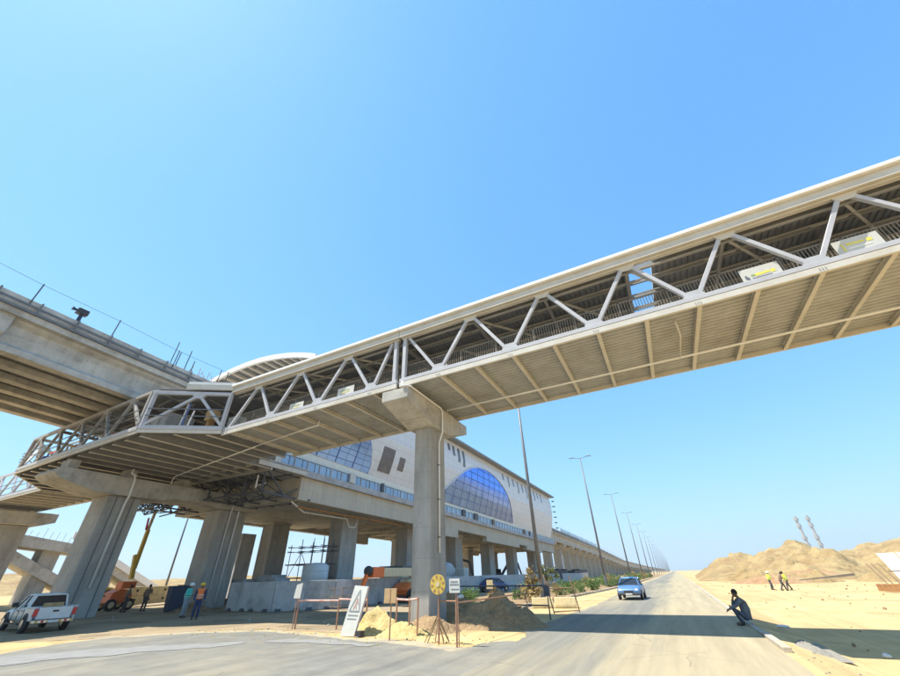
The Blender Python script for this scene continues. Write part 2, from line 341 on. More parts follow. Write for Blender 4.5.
def flat(name, pts, mat, z):
    bm = bmesh.new(); vs = [bm.verts.new((x,y,z)) for x,y in pts]; f = bm.faces.new(vs); bmesh.ops.triangulate(bm, faces=[f])
    if f.is_valid and f.normal.z < 0: pass
    bmesh.ops.recalc_face_normals(bm, faces=bm.faces)
    me = bpy.data.meshes.new(name); bm.to_mesh(me); bm.free(); me.materials.append(M[mat]); o = bpy.data.objects.new(name,me); C.objects.link(o); return tag(o,kind='structure')
cxj = lambda x,y: y < 0 or x > -4.6
flat('junction_pavement', ragged(jl,.25,.35,3,cxj), 'junction', -.008)
jf = [(x-.35 if x < -12 else x, y+(.5 if x > -19 else .2)) if not cxj(x,y) else (x,y) for x,y in jl]
flat('sand_drift', ragged(jf,.25,.5,5,cxj), 'drift', -.011)
mb = MB()
ys = [-18,-10,0,5,10]+[12+.35*i for i in range(140)]+[62,70,80,90,105,130,160,200,300,500,900,1500]
L_ = []; R_ = []
for y in ys:
    w = interp([(12.5,-4.5),(14.2,-4.9),(17.5,-5.6),(20,-5.4),(30,-5.0),(60,-5.6),(1500,-5.8)], y)
    if 12 < y < 62: w += .22*noise.noise(V((y*.7,3,1)))+.10*noise.noise(V((y*2.6,5,1)))
    L_.append((w,y,-.003)); R_.append((1.8,y,-.003))
n = len(ys); mb.add(L_+R_, [(i,n+i,n+i+1,i+1) for i in range(n-1)]); tag(mb.build('main_road','road'), kind='structure')
# pale swept-dust patches on the junction and a worn edge line
def patch(name, pts, mat, z):
    return flat(name, ragged(pts,.25,.3,int(z*1000)+len(pts)), mat, z)
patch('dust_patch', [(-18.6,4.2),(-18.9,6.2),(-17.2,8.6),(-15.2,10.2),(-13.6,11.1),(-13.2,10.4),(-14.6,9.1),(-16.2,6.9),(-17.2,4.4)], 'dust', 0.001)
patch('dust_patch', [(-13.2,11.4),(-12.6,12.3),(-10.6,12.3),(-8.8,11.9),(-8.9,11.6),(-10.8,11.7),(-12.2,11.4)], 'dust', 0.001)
# shaded soil beneath the structures
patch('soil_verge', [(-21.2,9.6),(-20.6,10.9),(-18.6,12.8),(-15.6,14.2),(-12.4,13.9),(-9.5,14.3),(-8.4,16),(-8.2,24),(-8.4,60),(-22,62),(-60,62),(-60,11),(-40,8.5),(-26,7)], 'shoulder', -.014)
# kerb on the right of the road, broken off near the camera
mb = MB()
y = 13.9
while y < 420:
    ln = 1.0 if y < 80 else 8
    dz = random.uniform(-.02,.02); dx = random.uniform(-.02,.02)
    h0 = interp([(14,.10),(16,.08),(18,.05),(40,.04),(90,.05)],y)+dz
    mb.box(1.80+dx, 1.98+dx, y, y+ln-.012, -.05, h0); y += ln
tag(mb.build('kerb','kerb', bevel=.012), kind='structure')
mb = MB(); y = 27
while y < 300:
    x = interp([(27,-8.9),(31,-8.75),(53,-7.4),(83,-6.4),(300,-6.2)], y); ln = 1.2 if y < 90 else 6
    mb.box(x-.1+random.uniform(-.02,.02), x+.06, y, y+ln-.02, -.05, .14+random.uniform(-.02,.02)); y += ln
tag(mb.build('median_kerb','kerb', bevel=.012), kind='structure')
# planted median soil
mb = MB(); ys = [27,31,53,83,150,300]; 
a = [(interp([(27,-8.95),(31,-8.8),(53,-7.45),(83,-6.45),(300,-6.25)],y),y,.06) for y in ys]; b = [(-18,y,.06) for y in ys]
n = len(ys); mb.add(a+b,[(i,i+1,n+i+1,n+i) for i in range(n-1)]); tag(mb.build('median_soil','dirt'), kind='structure')

# ---- heaps
def heap(name, label, cat, cx, cy, rx, ry, h, mat, seed=0, rz=0., sharp=1.4, rough=.16, n=44, group=None, ridge=0):
    mb = MB(); vs = []; fs = []
    for j in range(n+1):
        for i in range(n+1):
            u = 2*i/n-1; v = 2*j/n-1; r = math.sqrt(u*u+v*v)
            ang = math.atan2(v,u); rr = r*1.24/(1+.12*math.sin(2*ang+seed)+.08*math.sin(3*ang+seed*2))
            t = max(0, 1-rr); z = h*(t**(1/sharp) if False else (1-(1-t)**sharp))*(1 if rr<1 else 0)
            z = h*max(0, (1-rr**sharp)) if rr < 1 else 0
            nz = noise.fractal(V((u*2.5+seed*3.1, v*2.5, seed)), 1.0, 2.0, 5)
            nz2 = noise.noise(V((u*14+seed, v*14, 2)))
            z = z*(1+nz*rough*2) + (nz2*.07*min(1,t*6) if rr < 1 else 0)
            z = max(z, 0) - .03
            x = u*rx*1.17; y = v*ry*1.17; c, s_ = math.cos(rz), math.sin(rz)
            vs.append((x*c-y*s_, x*s_+y*c, z))
    for j in range(n):
        for i in range(n): a = j*(n+1)+i; fs.append((a,a+1,a+n+2,a+n+1))
    mb.add(vs, fs); o = mb.build(name, mat, smooth=True); o.location = (cx,cy,0)
    return tag(o, label, cat, group)
heap('dirt_mound','large brown dirt mound in the shadow right of the central pier','dirt mound',-7.0,17.6,2.0,1.9,1.0,'dirt',1.3,sharp=1.15,rough=.34)
heap('dirt_mound','brown dirt mound pushed against the foot of the central pier','dirt mound',-8.9,15.6,1.3,1.2,.5,'dirt',2.1,sharp=1.2)
heap('dirt_mound','brown spoil mound behind the central pier on its right side','dirt mound',-9.9,19.6,1.9,1.5,1.1,'dirt',3.3,sharp=1.1,rough=.3)
heap('rubble_heap','yellow rubble heap behind the leaning triangle board','rubble heap',-10.6,14.5,1.4,.85,.68,'yellowsoil',4.2,sharp=1.2,rough=.3)
heap('rubble_heap','low tail of yellow rubble left of the central pier foot','rubble heap',-9.2,14.1,1.3,.55,.38,'yellowsoil',6.2,sharp=1.2,rough=.3)
o = heap('gravel_heap','grey gravel heap spilled where the broken kerb ends','gravel heap',2.6,16.0,.7,1.8,.36,'gravel',5.2,sharp=1.6,rough=.25); o.location.z = -.2; o.scale=(.7,.75,.5)
heap('soil_heap','low dark soil bank at the foot of the inner portal column','soil heap',-33.3,21.6,2.2,1.8,.55,'dirt',7.7,sharp=1.3)
# loose stones along the right verge
def scatter(name,label,n,region,mat,rs,seed):
    random.seed(seed); mb = MB()
    for i in range(n):
        x,y = region(); r = random.choice(rs); z = gz(x)
        a = [random.uniform(.6,1.3) for _ in range(3)]
        mb.ball((x,y,z+r*.25), r, 5, 3, a)
    return tag(mb.build(name,mat), label,'stones',kind='stuff')
scatter('scattered_stones','small brown stones and clods strewn over the desert sand right of the road',650,lambda:(random.uniform(3.8,60),random.uniform(14,95)),'dirt',[.03,.04,.05,.07,.1],5)
scatter('scattered_debris','small grey rubble bits strewn over the sand below the structures',500,lambda:(random.uniform(-42,-9),random.uniform(13,34)),'precast',[.015,.02,.03,.045],6)
scatter('scattered_clods','pale clods along the sandy strip between junction and fences',420,lambda:(random.uniform(-19,-5.6),random.uniform(11.5,14.8)),'yellowsoil',[.01,.015,.02,.035],8)
random.seed(9)
def stone_mesh(name, mat, r, seed):
    bm = bmesh.new(); bmesh.ops.create_icosphere(bm, subdivisions=2, radius=r)
    for v in bm.verts: v.co *= 1+.35*noise.noise(v.co/r*1.3+V((seed,seed,0))); v.co.z *= .7
    me = bpy.data.meshes.new(name); bm.to_mesh(me); bm.free(); me.materials.append(M[mat])
    o = bpy.data.objects.new(name, me); C.objects.link(o); return o
st = MB()
for i in range(420):
    x = random.uniform(1.9,9); y = random.uniform(6.5,15) if i < 600 else random.uniform(15,34)
    if x > 2.2+ (15-y)*.75 and random.random() < .75 and y < 15: continue
    r = random.choice([.008,.012,.012,.02,.03])
    st.ball((x,y,r*.3+gz(x)), r, 5, 3, (1,random.uniform(.7,1.2),.7))
tag(st.build('loose_gravel','gravel'), 'scattered pebbles along the sandy verge right of the road','gravel', kind='stuff')
o = stone_mesh('boulder','rustprimer',.75,3); o.location = (15.6,118,0); o.scale = (1.6,1,1); tag(o,'dark brown boulder lying at the foot of the sand hills','boulder')
o = stone_mesh('plastic_bag','plastic',.17,5); o.location = (4.35,16.6,-.33); o.scale=(.55,.55,.5); tag(o,'white crumpled plastic bag on shaded sand right of the road','bag')
o = stone_mesh('plastic_bag','plastic',.22,9); o.location = (2.95,20.8,-.12); o.scale = (.8,.5,.4); tag(o,'grey white plastic bag beside the kerb near the shadow edge','bag')

# ---- sand hills
def hills(name, tab, y0, y1, yp, x0, x1, nx, ny, amp, mat='hill', seed=0, kx=True, front=60, back=60):
    mb = MB(); vs = []; fs = []
    for j in range(ny+1):
        for i in range(nx+1):
            x = lerp(x0,x1,i/nx); y = lerp(y0,y1,j/ny)
            t = x/y; z = interp(tab, t)*yp
            ysh = yp + 14*noise.noise(V((x*.03+seed,0,0)))
            f = math.exp(-((y-ysh)/(front if y < ysh else back))**2)
            nz = noise.fractal(V((x*.035+seed,y*.035,seed)),1.0,2.0,6)
            rd = abs(noise.noise(V((x*.12,y*.05,seed+4))))
            nz -= .15*abs(noise.noise(V((x*.09,y*.03,seed+7))))*4; zz = z*f*(1+amp*nz) + (rd*2.6+1.6*noise.fractal(V((x*.16,y*.16,seed+1)),.8,2.2,6)-1.1*abs(noise.noise(V((x*.22,y*.07,seed+2)))))*min(1,z*f/3)
            edge = min(1,(y-y0)/25,(y1-y)/25)
            vs.append((x,y,zz*edge-.3-.4*(1-min(1,max(0,zz*edge)*2))))
    for j in range(ny):
        for i in range(nx): a = j*(nx+1)+i; fs.append((a,a+1,a+nx+2,a+nx+1))
    mb.add(vs, fs); return tag(mb.build(name, mat, smooth=True), kind='structure')
hills('sand_hills', [(.03,0),(.05,.008),(.085,.022),(.121,.032),(.14,.026),(.155,.033),(.18,.036),(.205,.044),(.235,.038),(.27,.027),(.30,.024),(.34,.03),(.5,.03),(.9,.03)], 95,290,185,2,190,190,110,.22)
hills('sand_hills', [(.2,0),(.26,.012),(.283,.026),(.302,.034),(.34,.042),(.37,.047),(.5,.05),(.9,.04)], 150,420,270,50,320,130,90,.12,seed=9)
# low mounds in front
hills('sand_hills', [(.03,0),(.05,.006),(.08,.012),(.12,.006),(.16,.02),(.2,.028),(.24,.03),(.27,.022),(.30,.008),(.5,.006)], 88,170,128,2,70,150,80,.35,seed=4,front=18,back=20)
mb = MB(); vs=[]; fs=[]; nx,ny=120,30
for j in range(ny+1):
    for i in range(nx+1):
        x = lerp(-420,-170,i/nx) ; y = lerp(-60,420,i/nx)*1.0 + 0; 
        a_ = lerp(-.15,1.15,i/nx); rad = lerp(180,420,j/ny)
        x = -rad*math.cos(a_); y = rad*math.sin(a_)
        f = math.sin(math.pi*j/ny)**1.2
        z = f*(5.6+3.2*noise.fractal(V((x*.012,y*.012,3)),1,2,6)+.5*noise.noise(V((x*.1,y*.1,1))))*interp([(-.15,1),(.3,1),(.6,.8),(1.15,.3)],a_)
        vs.append((x,y,z-.3))
for j in range(ny):
    for i in range(nx): a=j*(nx+1)+i; fs.append((a,a+1,a+nx+2,a+nx+1))
mb.add(vs,fs); tag(mb.build('desert_ridge','hill',smooth=True), kind='structure')

random.seed(4)
for i in range(16):
    X = random.uniform(9,52); Y = random.uniform(84,116); h_ = random.uniform(.9,2.3)
    o = heap('spoil_heap','low tipped spoil heap in the row along the foot of the sand hills','spoil heap',X,Y,random.uniform(3,7),random.uniform(2.5,5),h_,('hill','reddirt','hill')[i%3],i*1.7,sharp=1.25,rough=.3,n=30,group='spoil heaps before the sand hills'); o.location.z = -.40
# ---- twin chimneys far off
for k,(t,lab) in enumerate(((.2305,'left one of two hazy ringed chimneys beyond the sand hills'),(.2485,'right one of two hazy ringed chimneys beyond the sand hills'))):
    Y = 1400; X = t*Y
    r = thing('chimney',lab,'chimney',(X,Y,0),'far chimneys')
    mb = MB(); mb.tube([(X,Y,-1),(X,Y,60),(X,Y,111)],[4.0,3.4,2.9],20); mb.build('shaft','pier',r)
    for z in (46,62,90,106):
        mb = MB(); mb.tube([(X,Y,z),(X,Y,z+3.5)],5.6,16); mb.tube([(X,Y,z+3.5),(X,Y,z+7)],4.9,16); mb.build('platform','pier',r)
    mb = MB(); mb.tube([(X,Y,111),(X,Y,116)],2.8,16); mb.build('chimney_cap','pier',r)

# ================================================================== STREET LAMPS
def lamp(label, loc):
    r = thing('street_lamp', label, 'street lamp', (0,0,0), 'street lamps in the median', world=False)
    MB().tube([(0,0,0),(0,0,8),(0,0,17.4)],[.17,.13,.075],12).build('pole','galv',r,smooth=True)
    MB().tube([(-1.05,0,17.62),(-.5,0,17.5),(0,0,17.42),(.5,0,17.5),(1.05,0,17.62)],.04,8).build('arm','galv',r,smooth=True)
    for s in (-1,1):
        mb = MB(); mb.prism([(-.12,17.60),(-.10,17.70),(.10,17.72),(.12,17.60)],'x',s*.95,s*1.75); mb.build('lamp_head','galv',r,bevel=.02)
    mb = MB(); mb.box(-.24,.24,-.24,.24,0,.04); mb.tube([(0,0,0),(0,0,1.3)],.2,12); mb.build('base','galv',r)
    r.location = loc; return r
lnames = ['tallest looking street lamp right of the central pier, its head behind the footbridge',
 'second nearest double-armed street lamp, on the planted median','third street lamp counted from the central pier','fourth street lamp counted from the central pier',
 'fifth street lamp counted from the central pier','sixth street lamp counted from the central pier','seventh street lamp counted from the central pier']
lamp0 = lamp(lnames[0], (-9.0,32,.05))
for i in range(1,22):
    yy = 64.7+ (i-1)*38.6
    dup(lamp0, (-9.0,yy,.05), label=lnames[i] if i < 7 else 'double-armed street lamp in the far row receding to the road end')

# ================================================================== FOOTBRIDGE
YN, YF = 13.57, 19.35
def zs(x): return .012*(x+10)          # slight rise to the right
XL, XR = -22.8, 34.0
fb = thing('footbridge','long covered steel truss footbridge crossing high over the road','footbridge',(-9.7,16.5,9.5))
def chord(name, y, z0, z1, w, mat, xa=XL, xb=XR, yo=0):
    mb = MB(); mb.hexa([(xa,y-w/2,z0+zs(xa)),(xb,y-w/2,z0+zs(xb)),(xb,y+w/2,z0+zs(xb)),(xa,y+w/2,z0+zs(xa)),(xa,y-w/2,z1+zs(xa)),(xb,y-w/2,z1+zs(xb)),(xb,y+w/2,z1+zs(xb)),(xa,y+w/2,z1+zs(xa))]); return mb
def gap_span(name, y, z0, z1, w, mat):
    for (a,b) in ((XL,-9.78),(-9.62,XR)): chord(name,y,z0,z1,w,mat,a,b).build(name,mat,fb,bevel=.012)
for y in (YN+.12, YF-.12):
    gap_span('bottom_chord', y, 9.79, 9.98, .22, 'steel')
    gap_span('top_chord', y, 12.30, 12.48, .22, 'cream')
# edge channel under the bottom chord
for y in (YN+.06, YF-.06): gap_span('edge_beam', y, 9.53, 9.77, .10, 'cream')
mb = MB(); nodesR_b = [-7.44+3.58*k for k in range(12)]; nodesR_t = [-5.65+3.58*k for k in range(12)]
nodesL_b = [-11.42,-15.07,-18.72]; nodesL_t = [-13.2,-16.85,-20.45]
def diag(x0,z0,x1,z1,y):
    MB().beam((x0,y,z0+zs(x0)),(x1,y,z1+zs(x1)),.15,.15,(0,1,0)).build('diagonal','steel',fb,bevel=.01)
def gusset(x,z,y,up,sgn):
    w = .34; mb = MB(); yy0, yy1 = (y-.095,y-.055) if sgn<0 else (y+.055,y+.095)
    hgt = .24
    if up: poly = [(x-w,z+zs(x)+.02),(x+w,z+zs(x)+.02),(x+w,z+zs(x)-.06),(x+w*.55,z+zs(x)-hgt),(x-w*.55,z+zs(x)-hgt),(x-w,z+zs(x)-.06)]
    else: poly = [(x-w,z+zs(x)-.02),(x+w,z+zs(x)-.02),(x+w,z+zs(x)+.06),(x+w*.55,z+zs(x)+hgt),(x-w*.55,z+zs(x)+hgt),(x-w,z+zs(x)+.06)]
    mb.prism(poly,'y',yy0,yy1); mb.build('gusset_plate','cream' if up else 'steel',fb)
for y,sg in ((YN+.12,-1),(YF-.12,1)):
    zb, zt = 9.98, 12.32
    seq = [(-9.30,zt-.05)]
    for k in range(12): seq += [(nodesR_b[k],zb),(nodesR_t[k],zt)]
    for (a,b) in zip(seq, seq[1:]):
        dx = .13 if b[0]-a[0] > 0 else -.13
        if a[0] > XR-1 or b[0] > XR-1: break
        diag(a[0]+.13,a[1],b[0]-.13,b[1],y)
    seq = [(-10.1,zt-.05),(-11.42,zb),(-13.2,zt),(-15.07,zb),(-16.85,zt),(-18.72,zb),(-20.45,zt),(-22.5,zb)]
    for (a,b) in zip(seq, seq[1:]): diag(a[0]-.13,a[1],b[0]+.13,b[1],y)
    for x in nodesR_b[:11]+nodesL_b: gusset(x,9.98,y,False,sg)
    for x in nodesR_t[:11]+nodesL_t: gusset(x,12.32,y,True,sg)
    for x in (-9.42,-9.98): MB().box(x-.1,x+.1,y-.1,y+.1,9.75+zs(x),12.32+zs(x)).build('post','steel',fb,bevel=.012)
# splice bolts along the edge beams
mb = MB()
for x in nodesR_b[:11]+nodesL_b:
    for i in range(3):
        for j in range(2): mb.box(x-.08+i*.08-.010, x-.08+i*.08+.010, YN-.004, YN+.008, 9.60+j*.07+zs(x)-.010, 9.60+j*.07+zs(x)+.010)
mb.build('bolts','darksteel',fb)
# cross beams below the deck
k0 = -9.1
xb = -7.33-1.777
xs_cross = []
x = -7.33
while x < XR-.5: xs_cross.append(x); x += 1.777
x = -11.21
while x > XL+.3: xs_cross.append(x); x -= 1.8
for x in xs_cross:
    mb = MB(); z = zs(x)
    mb.box(x-.075,x+.075,YN+.115,YF-.115,9.54+z,9.565+z); mb.box(x-.012,x+.012,YN+.115,YF-.115,9.565+z,9.72+z); mb.box(x-.075,x+.075,YN+.115,YF-.115,9.70+z,9.722+z)
    mb.build('cross_beam','cream',fb)
# corrugated deck soffit (ribs run along the bridge)
def corrug(prof_y0, prof_y1, pitch, depth, z, xa, xb, zf):
    mb = MB(); pts = []; y = prof_y0
    while y < prof_y1-pitch*.5:
        pts += [(y,0),(y+pitch*.42,0),(y+pitch*.5,depth),(y+pitch*.92,depth)]; y += pitch
    pts.append((prof_y1,0)); n = len(pts)
    vs = [(xa,py,z+pz+zf(xa)) for py,pz in pts]+[(xb,py,z+pz+zf(xb)) for py,pz in pts]
    mb.add(vs,[(i,i+1,n+i+1,n+i) for i in range(n-1)]); return mb
corrug(YN+.115,YF-.115,.26,.05,9.725,XL,-9.95,zs).build('deck_soffit','deckmetal',fb)
corrug(YN+.115,YF-.115,.26,.05,9.725,-9.4,XR,zs).build('deck_soffit','deckmetal',fb)
mb = MB(); mb.hexa([(XL,YN+.24,9.79+zs(XL)),(XR,YN+.24,9.79+zs(XR)),(XR,YF-.24,9.79+zs(XR)),(XL,YF-.24,9.79+zs(XL)),(XL,YN+.24,9.93+zs(XL)),(XR,YN+.24,9.93+zs(XR)),(XR,YF-.24,9.93+zs(XR)),(XL,YF-.24,9.93+zs(XL))]); mb.build('deck','concrete',fb)
# near expansion bracket dark soffit region is real: deep header beams over the pier
for x in (-9.42,-9.98): MB().box(x-.09,x+.09,YN+.115,YF-.115,9.46,9.72).build('end_beam','cream',fb,bevel=.01)
# balustrades with pickets and mesh
for y,nm in ((YN+.42,'balustrade'),(YF-.42,'balustrade')):
    mb = MB(); x = XL+.2
    mb.beam((XL+.2,y,10.86+zs(XL)),(XR,y,10.86+zs(XR)),.05,.045); mb.beam((XL+.2,y,10.05+zs(XL)),(XR,y,10.05+zs(XR)),.04,.04)
    while x < 24: 
        mb.box(x-.012,x+.012,y-.012,y+.012,10.0+zs(x),10.86+zs(x)); x += .105
    x = XL+.2
    while x < XR: mb.box(x-.025,x+.025,y-.025,y+.025,9.93+zs(x),10.9+zs(x)); x += 1.8
    mb.build(nm,'picket',fb)
# roof: corrugated sheets (ribs across), split where a sheet is missing; purlins; gutter
SK0, SK1 = 1.55, 2.6
def roofsheet(xa, xb):
    mb = MB(); pts = []; x = xa; pitch = .24; dep = .045
    while x < xb-.1: pts += [(x,0),(x+pitch*.55,0),(x+pitch*.63,dep),(x+pitch*.92,dep)]; x += pitch
    pts.append((xb,0)); n = len(pts)
    vs = [(px,YN-.15,12.72+pz+zs(px)) for px,pz in pts]+[(px,YF+.15,12.72+pz+zs(px)) for px,pz in pts]
    mb.add(vs,[(i,n+i,n+i+1,i+1) for i in range(n-1)])
    mb.build('roof_sheet','roofmetal',fb)
    MB().hexa([(xa,YN-.15,12.79+zs(xa)),(xb,YN-.15,12.79+zs(xb)),(xb,YF+.15,12.79+zs(xb)),(xa,YF+.15,12.79+zs(xa)),(xa,YN-.15,12.84+zs(xa)),(xb,YN-.15,12.84+zs(xb)),(xb,YF+.15,12.84+zs(xb)),(xa,YF+.15,12.84+zs(xa))]).build('roof_sheet','white',fb)
roofsheet(XL,SK0); roofsheet(SK1,XR)
for y in (14.35,15.35,16.45,17.5,18.5):
    MB().beam((XL,y,12.6+zs(XL)),(XR,y,12.6+zs(XR)),.09,.16).build('purlin','purlin',fb)
for (y,z,w_,h_) in ((14.0,12.22,.12,.05),(18.9,12.2,.14,.06),(15.9,12.34,.05,.05),(17.0,12.34,.05,.05),(18.0,12.34,.05,.05),(14.85,12.36,.05,.05),(19.0,11.6,.05,.05),(19.0,11.2,.05,.05)):
    MB().beam((XL,y,z+zs(XL)),(XR,y,z+zs(XR)),w_,h_).build('cable_tray' if w_>.1 else 'conduit','purlin',fb)
# roof cross frames and knee braces
for x in nodesR_t[:11]+nodesL_t+[-9.42,-9.98]:
    mb = MB(); mb.beam((x,YN+.2,12.42+zs(x)),(x,YF-.2,12.42+zs(x)),.12,.2); mb.build('roof_frame','purlin',fb)
for i,x in enumerate(nodesR_t[:11]+nodesL_t):
    mb = MB(); mb.beam((x,YN+.3,12.36+zs(x)),(x+1.8,(YN+YF)/2,12.44+zs(x)),.09,.09); mb.beam((x,YF-.3,12.36+zs(x)),(x-1.8,(YN+YF)/2,12.44+zs(x)),.09,.09)
    mb.build('wind_brace','cream',fb)
for y0,y1,nm in ((YN-.17,YN-.02,'fascia'),(YF+.02,YF+.17,'fascia')):
    for (a,b) in ((XL-.1,-9.72),(-9.69,XR)):
        mb = MB(); z=zs
        def slabx(u0,u1,z0,z1): mb.hexa([(a,u0,z0+z(a)),(b,u0,z0+z(b)),(b,u1,z0+z(b)),(a,u1,z0+z(a)),(a,u0,z1+z(a)),(b,u0,z1+z(b)),(b,u1,z1+z(b)),(a,u1,z1+z(a))])
        slabx(y0+.03,y1,12.36,12.42); slabx(y0+.06,y1-.02,12.42,12.70); slabx(y0,y1,12.70,12.76)
        mb.build(nm,'cream',fb)
        mb = MB(); slabx(y0-.08,y1+.02,12.762,12.93); mb.build('gutter','white',fb,bevel=.02)
# ceiling light battens
for i,x in enumerate(nodesR_t[:9]+nodesL_t):
    MB().beam((x-.55,15.0,12.42+zs(x)),(x+.55,15.0,12.42+zs(x)),.09,.06).build('light_batten','cream',fb)
    MB().beam((x-.55,17.9,12.42+zs(x)),(x+.55,17.9,12.42+zs(x)),.09,.06).build('light_batten','cream',fb)
# the glimpse through the missing sheet: extra cross rails
# drain pipes under the deck
mb = MB(); mb.tube([(-8.75,16.95,9.30),(-4,16.95,9.35),(6,16.9,9.42),(14,16.9,9.5),(XR,16.9,9.75)],.05,8); mb.build('drain_pipe','white',fb,smooth=True)
mb = MB(); mb.tube([(2.62,16.9,9.4),(2.62,15.0,9.42),(2.5,14.2,9.5),(2.5,14.2,9.72)],.035,8); mb.build('drain_branch','cream',fb,smooth=True)
mb = MB(); mb.tube([(-16.4,15.25,9.72),(-16.4,15.25,9.36),(-17.2,15.25,9.33),(-22.6,16.0,9.30)],.04,8); mb.build('drain_pipe','white',fb,smooth=True)

# banners hung on the balustrade
def banner(x0,x1,z0,z1,label,marks,skew=0):
    r = thing('banner',label,'banner',((x0+x1)/2,YN+.36,z0),'boards hung on the footbridge balustrade')
    yb = YN+.33; x0 *= 1.031; x1 *= 1.031; z0 = 1.7+(z0-1.7)*1.031; z1 = 1.7+(z1-1.7)*1.031
    MB().hexa([(x0+skew,yb,z0),(x1+skew,yb,z0),(x1+skew,yb+.03,z0),(x0+skew,yb+.03,z0),(x0,yb,z1),(x1,yb,z1),(x1,yb+.03,z1),(x0,yb+.03,z1)]).build('board','signwhite',r)
    for (u,v,w,h,mt) in marks:
        X = lerp(x0,x1,u); Z = lerp(z0,z1,v)
        MB().box(X,X+w*(x1-x0),yb-.008,yb-.003,Z,Z+h*(z1-z0)).build('print',mt,r)
mk1 = [(.08,.18,.06,.30,'ink'),(.13,.10,.05,.22,'ink'),(.24,.34,.10,.14,'inkgreen'),(.35,.30,.16,.2,'inkyellow'),(.52,.34,.2,.16,'inkyellow'),(.74,.30,.12,.22,'inkyellow'),(.24,.16,.5,.05,'ink')]
banner(4.80,5.92,10.03,10.58,'white banner with yellow lettering on the balustrade, second board from the right edge',mk1)
banner(7.42,8.55,10.06,10.66,'rightmost white banner with faint print hung on the footbridge balustrade',[(.15,.2,.04,.5,'inkyellow'),(.25,.55,.4,.12,'inkyellow'),(.25,.3,.5,.08,'panelcream'),(.70,.5,.12,.2,'inkyellow')])
banner(-13.50,-12.40,9.78,10.30,'yellowish white banner with scribbled lines left of the central pier posts',[(.15,.6,.6,.06,'inkgreen'),(.2,.4,.55,.06,'inkyellow'),(.2,.22,.3,.07,'ink')])
banner(-17.0,-15.95,9.70,10.16,'leftmost small yellowish banner hung on the footbridge balustrade',[(.15,.6,.6,.08,'inkgreen'),(.2,.35,.5,.06,'inkyellow')])
r = thing('junction_box','small pale blue-grey box fixed to the balustrade right of the pier posts','junction box',(-7.3,YN+.3,9.8))
MB().box(-7.62,-7.05,YN+.26,YN+.38,9.86,10.26).build('casing','steel',r,bevel=.02); MB().box(-7.56,-7.11,YN+.243,YN+.258,9.92,10.2).build('lid','white',r)

# ---- central pier
pr_ = thing('bridge_pier','tall grey concrete hammerhead pier carrying the footbridge at its middle','bridge pier',(-9.7,16.75,0))
MB().box(-10.15,-9.22,16.0,17.5,-.3,8.21).build('column','pier',pr_,bevel=.04)
MB().prism([(13.45,9.38),(20.0,9.38),(20.0,8.85),(17.75,8.2),(15.75,8.2),(13.45,8.85)],'x',-10.5,-9.0).build('crosshead','concrete',pr_,bevel=.03)
for y in (14.1,19.0):
    for x in (-9.98,-9.42): MB().box(x-.17,x+.17,y-.2,y+.2,9.382,9.42).build('bearing_pad','darksteel',pr_)
mb = MB(); mb.tube([(-9.32,13.4,9.72),(-9.3,13.38,9.45),(-9.0,13.4,9.42),(-8.93,13.6,9.42),(-8.93,16.6,9.35),(-8.93,16.75,9.2),(-8.93,16.75,8.1),(-9.02,16.75,7.85),(-9.14,16.75,7.55),(-9.15,16.75,2.6)],.045,8); mb.build('downpipe','white',pr_,smooth=True)
mb = MB()
for z in (3.2,4.8,6.4): mb.box(-9.22,-9.09,16.69,16.81,z,z+.04)
mb.build('pipe_clip','galv',pr_)
# right far pier, out of the photograph but holding the span
p2_ = dup(pr_, (27.3,16.75,.35), label='concrete pier holding the far right end of the footbridge')

# ================================================================== CONCOURSE (under the viaduct)
co = thing('station_concourse','wide open steel truss concourse below the viaduct, left of the covered footbridge','concourse',(-35.7,16,9.5))
A = (-22.8,13.57); B = (-26.8,10.85); Cc = (-44.9,11.45); D = (-50.6,15.2); Ee = (-80,15.7)
def seg_truss(root, P, Q, nodes, zb=9.6, zt=12.1, chord_mat='steel', topmat='steel', posts=(True,True), d=.17, zb_mat=None):
    P = V((P[0],P[1],0)); Q = V((Q[0],Q[1],0)); dr = (Q-P); Ln = dr.length; dr.normalize()
    at = lambda s,z: P+dr*s+V((0,0,z))
    MB().beam(at(0,zb+.2),at(Ln,zb+.2),.22,.24).build('bottom_chord',chord_mat,root,bevel=.012)
    MB().beam(at(0,zb-.02),at(Ln,zb-.02),.12,.2).build('edge_beam','cream',root)
    MB().beam(at(0,zt),at(Ln,zt),.22,.22).build('top_chord',topmat,root,bevel=.012)
    k = 0
    for (s0,l0),(s1,l1) in zip(nodes,nodes[1:]):
        z0 = zt-.1 if l0 else zb+.32; z1 = zt-.1 if l1 else zb+.32
        MB().beam(at(s0,z0),at(s1,z1),d,d,(0,0,1)).build('diagonal',topmat,root,bevel=.01)
    nrm = V((dr.y,-dr.x,0))
    for s,l in nodes[1:-1]:
        z = zt-.12 if l else zb+.34
        sg = -1 if l else 1
        c = at(s,z); a = dr*.4; 
        mb = MB(); th = nrm*.1
        pts = [c-a+V((0,0,-sg*.02)),c+a+V((0,0,-sg*.02)),c+a*.55+V((0,0,sg*.22)),c-a*.55+V((0,0,sg*.22))]
        mb.hexa([pts[0]-th,pts[1]-th,pts[1]+th,pts[0]+th,pts[3]-th,pts[2]-th,pts[2]+th,pts[3]+th]); mb.build('gusset_plate',topmat,root)
    for on,s in zip(posts,(0.12,Ln-.12)):
        if on: MB().beam(at(s,zb+.1),at(s,zt+.1),.22,.22,(0,1,0)).build('post',topmat,root,bevel=.012)
    # guard rail and infill
    for z in (zb+.9,zb+1.35): MB().beam(at(.2,z)-nrm*.25,at(Ln-.2,z)-nrm*.25,.05,.05).build('guard_rail','galv',root)
